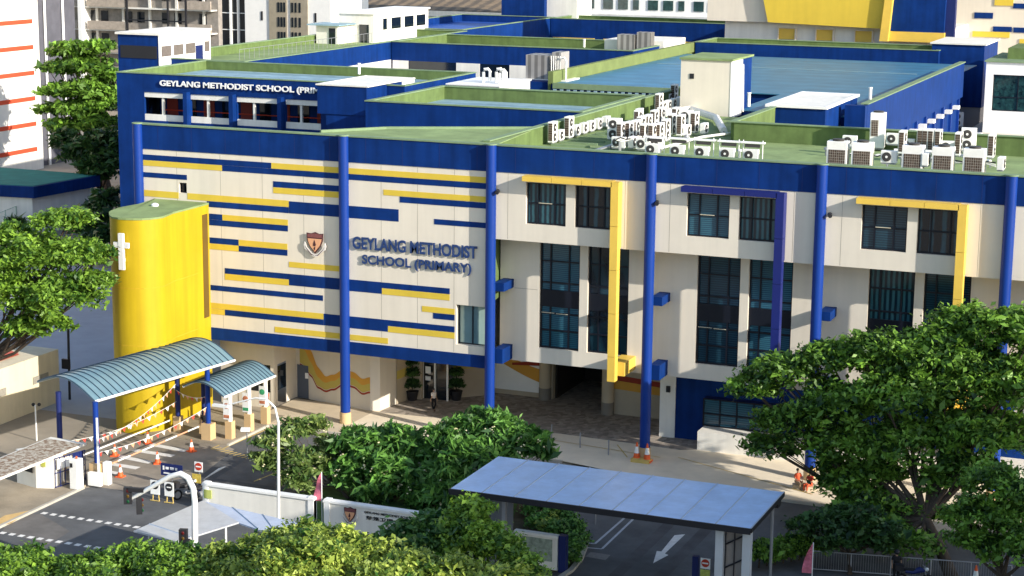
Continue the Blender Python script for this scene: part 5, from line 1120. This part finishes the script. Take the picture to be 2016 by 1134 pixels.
# flags
def flag(label, x, y, zt, h_, m):
    r = thing('flag', label, 'flag', (x, y, 0)); MB().tube([(x, y, 0), (x, y, zt)], .025, 6).build('pole', WHITE2, r)
    k = MB(); n = 8
    for i in range(n):
        z0_, z1_ = zt-h_*i/n, zt-h_*(i+1)/n; w0, w1 = .5*sin(pi*.55*i/n)*1., .5*sin(pi*.55*(i+1)/n)
        for s in (0, .012): k.face([(x, y+s, z0_), (x-w0, y+s-.1*sin(i), z0_), (x-w1, y+s-.1*sin(i+1), z1_), (x, y+s, z1_)])
    k.build('cloth', m, r, fixn=False)
PK = mat('pink_cloth', (.60, .16, .22), .7, .5, 3.)
flag('pink and white furled flag in the gap between the two white walls', -48.0, 90.3, 3.1, 1.7, PK)
flag('pink and white flag beside the small dark tree', -19.7, 88.4, 3.5, 1.6, PK)
# rails
def rail(label, pts, z, mesh, m, name='railing'):
    r = thing(name, label, 'railing', pts[0]); P_ = [Vector(p) for p in pts]; t = MB(); pm = MB()
    for a, b in zip(P_, P_[1:]):
        for zz in ((z, .12) if mesh else (z,)): t.tube([a+Vector((0, 0, zz)), b+Vector((0, 0, zz))], .03, 6)
        if mesh:
            n = int((b-a).length/.12)
            for i in range(1, n): p = a.lerp(b, i/n); pm.tube([p+Vector((0, 0, .12)), p+Vector((0, 0, z))], .008, 3, False)
    t.build('rail', m, r)
    for p in P_: MB().tube([p, p+Vector((0, 0, z))], .04, 6).build('post', m, r)
    if mesh: pm.build('infill', m, r)
rail('white mesh railing in front of the motorcycle at the lower right', [(-21, 94.0, 0), (-19, 94.4, 0), (-17, 94.8, 0), (-15, 95.2, 0), (-13, 95.6, 0), (-11, 95.9, 0)], 1.1, True, mat('dull_white_rail', (.34, .34, .35), .6, .15))
for i, px in enumerate((1086, 1142, 1198)):
    p = U(px, (868, 885, 900)[i]); solo('bollard', GREY, MB().lathe((p.x, p.y, .13), [(.05, 0), (.05, .95), (.03, 1.0)], 8), '%s steel bollard on the sunlit kerb left of the fourth blue pillar' % ('leftmost', 'middle', 'rightmost')[i], 'bollard', 'steel bollards by the forecourt')
# street lamps and traffic signals
Lp = thing('street_lamp', 'tall white street lamp with curved arm over the frangipani', 'street lamp', (-49.5, 88, 0))
MB().tube([(-49.5, 88, 0), (-49.45, 88, 3), (-49.4, 88, 6.4), (-49.6, 88, 7.2), (-50.1, 88, 7.6), (-50.8, 88, 7.6), (-52.6, 88, 7.0)], [.10, .085, .07, .06, .055, .05, .04], 10).build('pole', PIPE, Lp, smooth=True)
MB().obox((-53.0, 88, 6.92), .5, .14, .06, 0).build('lamp_head', PIPE, Lp)
Lp = thing('street_lamp', 'thin dark lamp post behind the left canopy', 'street lamp', (-77.0, 107.6, 0)); MB().tube([(-77, 107.6, 0), (-76.9, 107.6, 6.0)], .09, 8).build('pole', DARKM, Lp); MB().box(-77.5, -76.9, 107.5, 107.7, 2.2, 2.9).build('box', DARKM, Lp)
Lp = thing('lamp_post', 'short white twin-headed post on the left court', 'lamp post', (-72.8, 98, 0)); MB().tube([(-72.8, 98, 0), (-72.8, 98, 2.4)], .05, 6).build('pole', WHITE2, Lp); MB().ball((-72.95, 98, 2.4), .12).ball((-72.5, 98, 2.45), .12).build('lamp_head', DARKM, Lp)
Ts = thing('traffic_signal', 'white curved overhead mast with black traffic lights above the side road', 'traffic light', (-47.45, 76, 0))
MB().tube([(-47.45, 76, 0), (-47.4, 76, 3.5), (-47.35, 76, 5.6), (-47.42, 76, 6.3), (-47.7, 76, 6.8), (-48.1, 76, 6.95), (-48.7, 76, 6.75), (-51.0, 76, 5.3)], [.17, .16, .15, .15, .15, .15, .13, .09], 10).build('mast', WHITE2, Ts, smooth=True)
def sighead(x, y, z, root, a=.5):
    b = MB().obox((x, y, z), .2, .14, .42, a).build('signal_head', DARKM, root)
    for i, c in enumerate(('signal_lens_red', 'signal_lens_amber', 'signal_lens_green')):
        MB().ball((x+sin(a)*.15, y-cos(a)*.15, z+.27-.27*i), .09, .04, .09, 10).build('lens', mat(c, ((.12, .01, .01), (.12, .07, .01), (.01, .08, .03))[i], .3, .05), b)
sighead(-51.1, 75.9, 5.5, Ts); MB().obox((-50.6, 75.9, 5.85), .4, .1, .1, .2).build('camera', DARKM, Ts); sighead(-50.6, 76.1, 5.0, Ts, 2.2)
Tp = thing('traffic_signal', 'low black traffic light behind the curved mast', 'traffic light', (-47.7, 75.8, 0)); MB().tube([(-47.75, 75.7, 0), (-47.75, 75.7, 3.2)], .06, 8).build('post', WHITE2, Tp); sighead(-47.75, 75.55, 3.9, Tp, .3); sighead(-47.55, 75.5, 3.4, Tp, 1.8)
for i, p in enumerate(((310, 955), (375, 960))): pass
# ------------------------------------------------------------------ people
def skinned(name, joints, edges, m, parent, sub=1):
    """one continuous surface grown round a joint skeleton"""
    me = bpy.data.meshes.new(name); o3 = ORG.get(parent.name, Vector((0, 0, 0))) if parent else Vector((0, 0, 0)); ks = list(joints)
    me.from_pydata([Vector(joints[k][0])-o3 for k in ks], [(ks.index(a), ks.index(b)) for a, b in edges], [])
    o = bpy.data.objects.new(name, me); COL.objects.link(o); md = o.modifiers.new('s', 'SKIN'); md.use_smooth_shade = True
    for i, k in enumerate(ks): me.skin_vertices[0].data[i].radius = joints[k][1]; me.skin_vertices[0].data[i].use_root = (i == 0)
    s2 = o.modifiers.new('u', 'SUBSURF'); s2.levels = sub; s2.render_levels = sub
    bpy.context.view_layer.update(); n = bpy.data.meshes.new_from_object(o.evaluated_get(bpy.context.evaluated_depsgraph_get()))
    o.modifiers.clear(); o.data = n; bpy.data.meshes.remove(me); n.name = name; n.materials.clear(); n.materials.append(m)
    if parent: o.parent = parent; ORG[o.name] = o3
    return o
def person(label, x, y, z, rot, hgt, top, bot, pose='stand', hair=HAIR, helmet=None):
    r = thing('person', label, 'person', (x, y, z)); R = Matrix.Rotation(rot, 3, 'Z'); s = hgt/1.7
    def P_(a, b, c): return Vector((x, y, z))+R @ Vector((a, b, c))*s
    hip = .92 if pose != 'sit' else .45
    J = {'pelvis': ((0, 0, hip), .125), 'chest': ((0, 0, hip+.35), .14), 'neck': ((0, 0, hip+.55), .055), 'jaw': ((0, -.02, hip+.62), .065), 'head': ((0, -.01, hip+.72), .092), 'crown': ((0, 0, hip+.78), .075)}
    for sd, q in ((-1, 'l'), (1, 'r')):
        J['sh'+q] = ((sd*.19, 0, hip+.47), .06)
        if pose == 'walk': J['el'+q] = ((sd*.25, .08*sd, hip+.2), .042); J['wr'+q] = ((sd*.24, -.12 if sd > 0 else .1, hip-.02), .028)
        elif pose == 'sit': J['el'+q] = ((sd*.26, -.08, hip+.22), .042); J['wr'+q] = ((sd*.14, -.32, hip+.16), .028)
        else: J['el'+q] = ((sd*.25, .02, hip+.2), .042); J['wr'+q] = ((sd*.24, -.1, hip-.0), .028)
        w_ = J['wr'+q][0]
        J['pm'+q] = ((w_[0], w_[1]-.02, w_[2]-.07), .03)
        for f in range(4): J['f%d%s' % (f, q)] = ((w_[0]+(f-1.5)*.02, w_[1]-.035, w_[2]-.15-.012*(1 if f in (1, 2) else 0)), .009)
        J['th'+q] = ((w_[0]-sd*.045, w_[1]-.03, w_[2]-.10), .010)
        J['hp'+q] = ((sd*.095, 0, hip-.03), .09)
        if pose == 'sit': J['kn'+q] = ((sd*.13, -.42, hip), .065); J['an'+q] = ((sd*.13, -.44, .08), .04); J['to'+q] = ((sd*.13, -.60, .035), .032)
        elif pose == 'walk': J['kn'+q] = ((sd*.1, -.08*sd-.03, .49), .06); J['an'+q] = ((sd*.1, .1*sd, .08), .038); J['to'+q] = ((sd*.1, .1*sd-.15, .035), .032)
        else: J['kn'+q] = ((sd*.1, -.02, .49), .06); J['an'+q] = ((sd*.1, 0, .08), .038); J['to'+q] = ((sd*.11, -.15, .035), .032)
    E = [('pelvis', 'chest'), ('chest', 'neck'), ('neck', 'jaw'), ('jaw', 'head'), ('head', 'crown')]
    for q in 'lr':
        E += [('chest', 'sh'+q), ('sh'+q, 'el'+q), ('el'+q, 'wr'+q), ('wr'+q, 'pm'+q), ('pm'+q, 'th'+q), ('pelvis', 'hp'+q), ('hp'+q, 'kn'+q), ('kn'+q, 'an'+q), ('an'+q, 'to'+q)]+[('pm'+q, 'f%d%s' % (f, q)) for f in range(4)]
    W_ = {k: (P_(*c), (rr*s, rr*s*(.9 if k not in ('pelvis', 'chest') else .72))) for k, (c, rr) in J.items()}
    skinned('body', W_, E, SKIN, r, 2)
    tp = {k: (P_(*J[k][0]), (J[k][1]*s*1.13+.012, J[k][1]*s*.95+.012)) for k in ('pelvis', 'chest', 'shl', 'shr')}
    for q in 'lr': a = Vector(J['sh'+q][0]).lerp(Vector(J['el'+q][0]), .8); tp['m'+q] = (P_(*a), (.058*s+.01, .058*s+.01))
    nk = Vector(J['chest'][0]).lerp(Vector(J['neck'][0]), .72); tp['nk'] = (P_(*nk), (.075*s, .07*s))
    skinned('shirt', tp, [('pelvis', 'chest'), ('chest', 'nk'), ('chest', 'shl'), ('chest', 'shr'), ('shl', 'ml'), ('shr', 'mr')], top, r, 2)
    tr_ = {'pelvis': (P_(*J['pelvis'][0]), (.135*s, .11*s))}
    E2 = []
    for q in 'lr':
        for k in ('hp', 'kn', 'an'): c, rr = J[k+q]; tr_[k+q] = (P_(*c), (rr*s+.014, rr*s+.014))
        E2 += [('pelvis', 'hp'+q), ('hp'+q, 'kn'+q), ('kn'+q, 'an'+q)]
    skinned('trousers', tr_, E2, bot, r, 2)
    sh2 = MB()
    for q in 'lr': a = P_(*J['an'+q][0]); b = P_(*J['to'+q][0]); sh2.tube([a+Vector((0, 0, -.04)), b], [.05*s, .045*s], 8)
    sh2.build('shoes', BLACK, r, smooth=True)
    hd = P_(0, .015, hip+.755)
    if helmet: MB().ball(tuple(P_(0, 0, hip+.73)), .15*s, .16*s, .15*s, 16).build('helmet', helmet, r, smooth=True)
    else: MB().ball(tuple(hd), .098*s, .105*s, .095*s, 14).build('hair', hair, r, smooth=True)
    fc = MB()
    for sd in (-1, 1): fc.ball(tuple(P_(sd*.035, -.088, hip+.715)), .012*s, seg=6)
    fc.build('eyes', BLACK, r); MB().ball(tuple(P_(0, -.10, hip+.69)), .014*s, .02*s, .02*s, 6).build('nose', SKIN, r)
    MB().box(*[v for pr in zip(P_(-.03, -.092, hip+.65), P_(.03, -.085, hip+.66)) for v in pr]).build('mouth', MAROON, r)
    for sd in (-1, 1): MB().ball(tuple(P_(sd*.092, 0, hip+.70)), .015*s, .02*s, .03*s, 6).build('ear', SKIN, r)
    return r
WH = mat('white_shirt', (.62, .58, .55), .8, .1); OR = mat('orange_shirt', (.62, .10, .04), .8, .2)
person('person in a white top and black trousers walking on the mosaic forecourt', -52.35, 114.9, .135, 1.2, 1.55, WH, BLACK, 'walk')
person('person in an orange shirt seated on the kerb, left of the two', -25.1, 107.6, .12, .9, 1.65, OR, mat('tan_trousers', (.30, .22, .14), .8, .1), 'sit')
person('person in a dark red shirt seated on the kerb, right of the two', -24.3, 107.5, .12, -.5, 1.6, mat('dark_red_shirt', (.35, .03, .02), .8, .2), OR, 'sit')
person('person in a red top standing at the security booth window', -62.6, 109.9, .13, 2.8, 1.6, mat('rust_shirt', (.40, .10, .06), .8, .2), WH, 'stand')
person('person in a dark shirt standing under the low arched canopy', -63.3, 103.0, .14, .5, 1.65, BLACK, mat('blue_trousers', (.05, .06, .25), .8, .1), 'stand')
for x, y, lab in ((-25.1, 107.62, 'left'), (-24.3, 107.52, 'right')): solo('kerb_block', CONC, MB().obox((x, y+.05, .24), .3, .25, .12, .3), 'low concrete block under the %s seated person' % lab, 'block')
# motorcycles
def motorbike(label, x, y, rot, tank):
    r = thing('motorcycle', label, 'motorcycle', (x, y, 0)); R = Matrix.Rotation(rot, 3, 'Z')
    def P_(a, b, c): return Vector((x, y, 0))+R @ Vector((a, b, c))
    for a in (-.65, .65):
        w1 = MB(); pts = [P_(a+.27*cos(t), 0, .3+.27*sin(t)) for t in [2*pi*i/20 for i in range(21)]]; w1.tube(pts, .055, 6); w1 = w1.build('wheel', BLACK, r, smooth=True)
        MB().tube([P_(a, -.04, .3), P_(a, .04, .3)], .19, 14).build('rim', GREY, w1)
    MB().tube([P_(-.5, 0, .75), P_(-.1, 0, .72), P_(.25, 0, .85), P_(.5, 0, .8)], [.1, .13, .17, .08], 8).build('tank', tank, r, smooth=True)
    MB().tube([P_(-.62, 0, .86), P_(0, 0, .8)], [.08, .11], 8).build('seat', BLACK, r, smooth=True); MB().tube([P_(-.3, 0, .35), P_(.2, 0, .35)], .17, 8).build('engine', GREY, r)
    MB().tube([P_(.65, 0, .3), P_(.45, 0, .95)], .04, 6).build('fork', GREY, r); MB().tube([P_(.42, -.33, 1.0), P_(.5, 0, 1.02), P_(.42, .33, 1.0)], .022, 6).build('handlebar', GREY, r)
    MB().ball(tuple(P_(.6, 0, .88)), .1).build('headlight', WHITE2, r, smooth=True); MB().obox(P_(-.8, 0, .95), .2, .2, .16, rot).build('top_box', DARKM, r); return r
motorbike('black motorcycle behind the white railing at the lower right', -15.6, 94.0, .3, NAVY)
person('person in dark riding clothes and black helmet by the motorcycle at the lower right', -16.6, 94.2, .0, .3, 1.65, BLACK, BLACK, 'stand', helmet=DARKM)
motorbike('dark motorcycle parked behind the temporary signs, left of the pair', -57.6, 91.6, 1.2, DARKM); motorbike('dark motorcycle parked behind the temporary signs, right of the pair', -56.6, 91.7, 1.35, DARKM)

r = thing('bollard_lamp', 'small white-headed path light on a thin post beside the yellow lines', 'path light', U(487, 905)); p = U(487, 905)
MB().tube([(p.x, p.y, 0), (p.x, p.y, 1.9)], .035, 6).build('post', GREY, r); MB().obox((p.x-.1, p.y, 1.95), .28, .2, .09, .4).build('lamp_head', WHITE2, r)
r = thing('white_awning', 'small tilted white awning blade behind the no-entry sign', 'awning', (-56.6, 93.4, 0))
a_ = U(398, 945, 'y', 93.4); b_ = U(446, 917, 'y', 93.6); c_ = U(430, 922, 'y', 94.6)
MB().face([a_, b_, c_]).face([a_-Vector((0, 0, .04)), c_-Vector((0, 0, .04)), b_-Vector((0, 0, .04))]).build('blade', WHITE2, r, fixn=False); MB().tube([(a_.x+.1, a_.y+.1, 0), (a_.x+.1, a_.y+.1, a_.z)], .04, 6).build('post', GREY, r)

# wall joints, gutters and small fittings that the facade carries
jm = mat('joint_grey', (.30, .27, .22), .8, .1); k = MB()
for x in (-69.2, -65.8, -62.6, -59.5, -53.8, -51.2, -48.6): k.box(x-.012, x+.012, YF-.004, YF, 5.75, 17.65)
for x in (-44.9, -37.1, -34.2, -26.5, -23.6, -15.6): k.box(x-.012, x+.012, YF-.004, YF, 13.45, 17.65)
for z in (9.9,): k.box(-45.2, -43.6, 111.795, 111.8, z, z+.03)
k.build('wall_joint', jm, S1)
k = MB()
for i in range(24): x = -70.6+i*2.62; k.box(x-.012, x+.012, YF-.045, YF-.04, 17.72, 19.34)
k.build('band_joint', NAVY, S1)
# worn patches and tyre-darkened lanes on the road
pm = mat('worn_patch', (.15, .14, .13), .95, .25, .7, bump=.2); pt = MB()
for q in (((20, 1014), (80, 1012), (138, 1046), (95, 1072), (5, 1046)),): pt.face([tuple(U(*p))[:2]+(.006,) for p in q])
pt.face([(-58, 95.5, .006), (-52, 95.5, .006), (-50, 101, .006), (-58.5, 101.5, .006)]); pt.build('road_patch', pm)['kind'] = 'structure'
tk = MB()
for x in (-30.2, -28.0, -26.0): tk.face([(x-.35, 60, .0065), (x+.35, 60, .0065), (x+.35, 104.5, .0065), (x-.35, 104.5, .0065)])
tk.build('tyre_track', mat('tyre_dark', (.088, .088, .092), .8, .35, .6))['kind'] = 'structure'

ct = thing('cable_tray', 'long grey cable tray crossing the green roof behind the five piped units', 'cable tray', (-34, 117, 18.05))
MB().box(-40, -20, 116.6, 116.9, 18.25, 18.33).build('tray', GREY, ct)
for i in range(9): MB().box(-39.6+i*2.4, -39.5+i*2.4, 116.6, 116.9, 18.05, 18.25).build('support', GREY, ct)
ct = thing('cable_tray', 'short cable tray running back from the middle roof cluster', 'cable tray', (-41, 125, 18.05))
MB().box(-42.2, -41.9, 118, 140, 18.3, 18.38).build('tray', GREY, ct)
for i in range(8): MB().box(-42.2, -41.9, 118.5+i*2.9, 118.6+i*2.9, 18.05, 18.3).build('support', GREY, ct)
rng = random.Random(4)
for i, (x, y) in enumerate(((-44.5, 114), (-33, 121), (-28, 124.5), (-38.5, 127), (-22.5, 122))):
    v = thing('roof_vent', '%s small mushroom vent on the green classroom roof' % ('leftmost', 'middle', 'second from right', 'rear', 'rightmost')[i], 'vent', (x, y, 18.05)); MB().lathe((x, y, 18.05), [(.09, 0), (.09, .4), (.2, .42), (.16, .55), (.02, .6)], 12).build('cowl', GREY, v, smooth=True)

lbl = ['by the parapet corner', 'beside the white duct', 'behind the tall front units', 'in the shaded gap', 'nearest the third pillar', 'under the white pipes', 'at the rear of the cluster', 'left of the rack row', 'behind the leftmost rack', 'next to the lift room base', 'right of the duct bend', 'between the two tall rows']
for i, (k, px, py) in enumerate((('double', 1210, 280), ('double', 1262, 276), ('double', 1275, 272), ('small', 1245, 296), ('small', 1292, 300), ('double', 1310, 282), ('double', 1330, 256), ('small', 1232, 268), ('double', 1350, 262), ('small', 1338, 244), ('small', 1386, 268), ('double', 1256, 262))):
    p = U(px, py, 'z', RZ); ac(k, p.x, p.y, RZ+.15, E_ if i % 4 else .1, '%s %s in the middle roof cluster' % (KIND[k][1], lbl[i]), 'air conditioners in the middle roof cluster')
lb2 = ['wedged between the dark-faced and third units', 'behind the fourth gridded unit', 'behind the leftmost gridded unit', 'at the far right corner of the roof', 'behind the fifth gridded unit', 'right of the tallest unit', 'below the cream annex']
for i, (k, px, py) in enumerate((('double', 1775, 318), ('double', 1885, 322), ('small', 1672, 305), ('double', 1950, 326), ('double', 1905, 312), ('small', 1758, 300), ('small', 1925, 300))):
    p = U(px, py, 'z', RZ); ac(k, p.x, p.y, RZ+.5, (E_, E_, 0, E_, .1, 0, E_)[i], '%s %s' % (KIND[k][1], lb2[i]), 'air conditioners at the right end of the roof')
for i, (a, b) in enumerate((((1630, 300), (1760, 306)), ((1760, 306), (1960, 322)), ((1210, 276), (1300, 262)))):
    p = U(*a, 'z', RZ+.9); q = U(*b, 'z', RZ+.9); r = thing('pipe_bundle', ('insulated pipe bundle behind the two leftmost gridded units', 'insulated pipe bundle sagging over the right-hand units', 'insulated pipe bundle over the middle roof cluster')[i], 'pipe', p)
    for j in range(3): MB().tube([p.lerp(q, t/8)+Vector((0, .12*j, .12*sin(t*1.9+j)-.05*j)) for t in range(9)], .045, 6).build('pipe', PIPE if j else DARKM, r, smooth=True)
    for t in (.1, .5, .9): v = p.lerp(q, t); MB().box(v.x-.03, v.x+.03, v.y-.05, v.y+.35, RZ, v.z-.08).build('support', GREY, r)
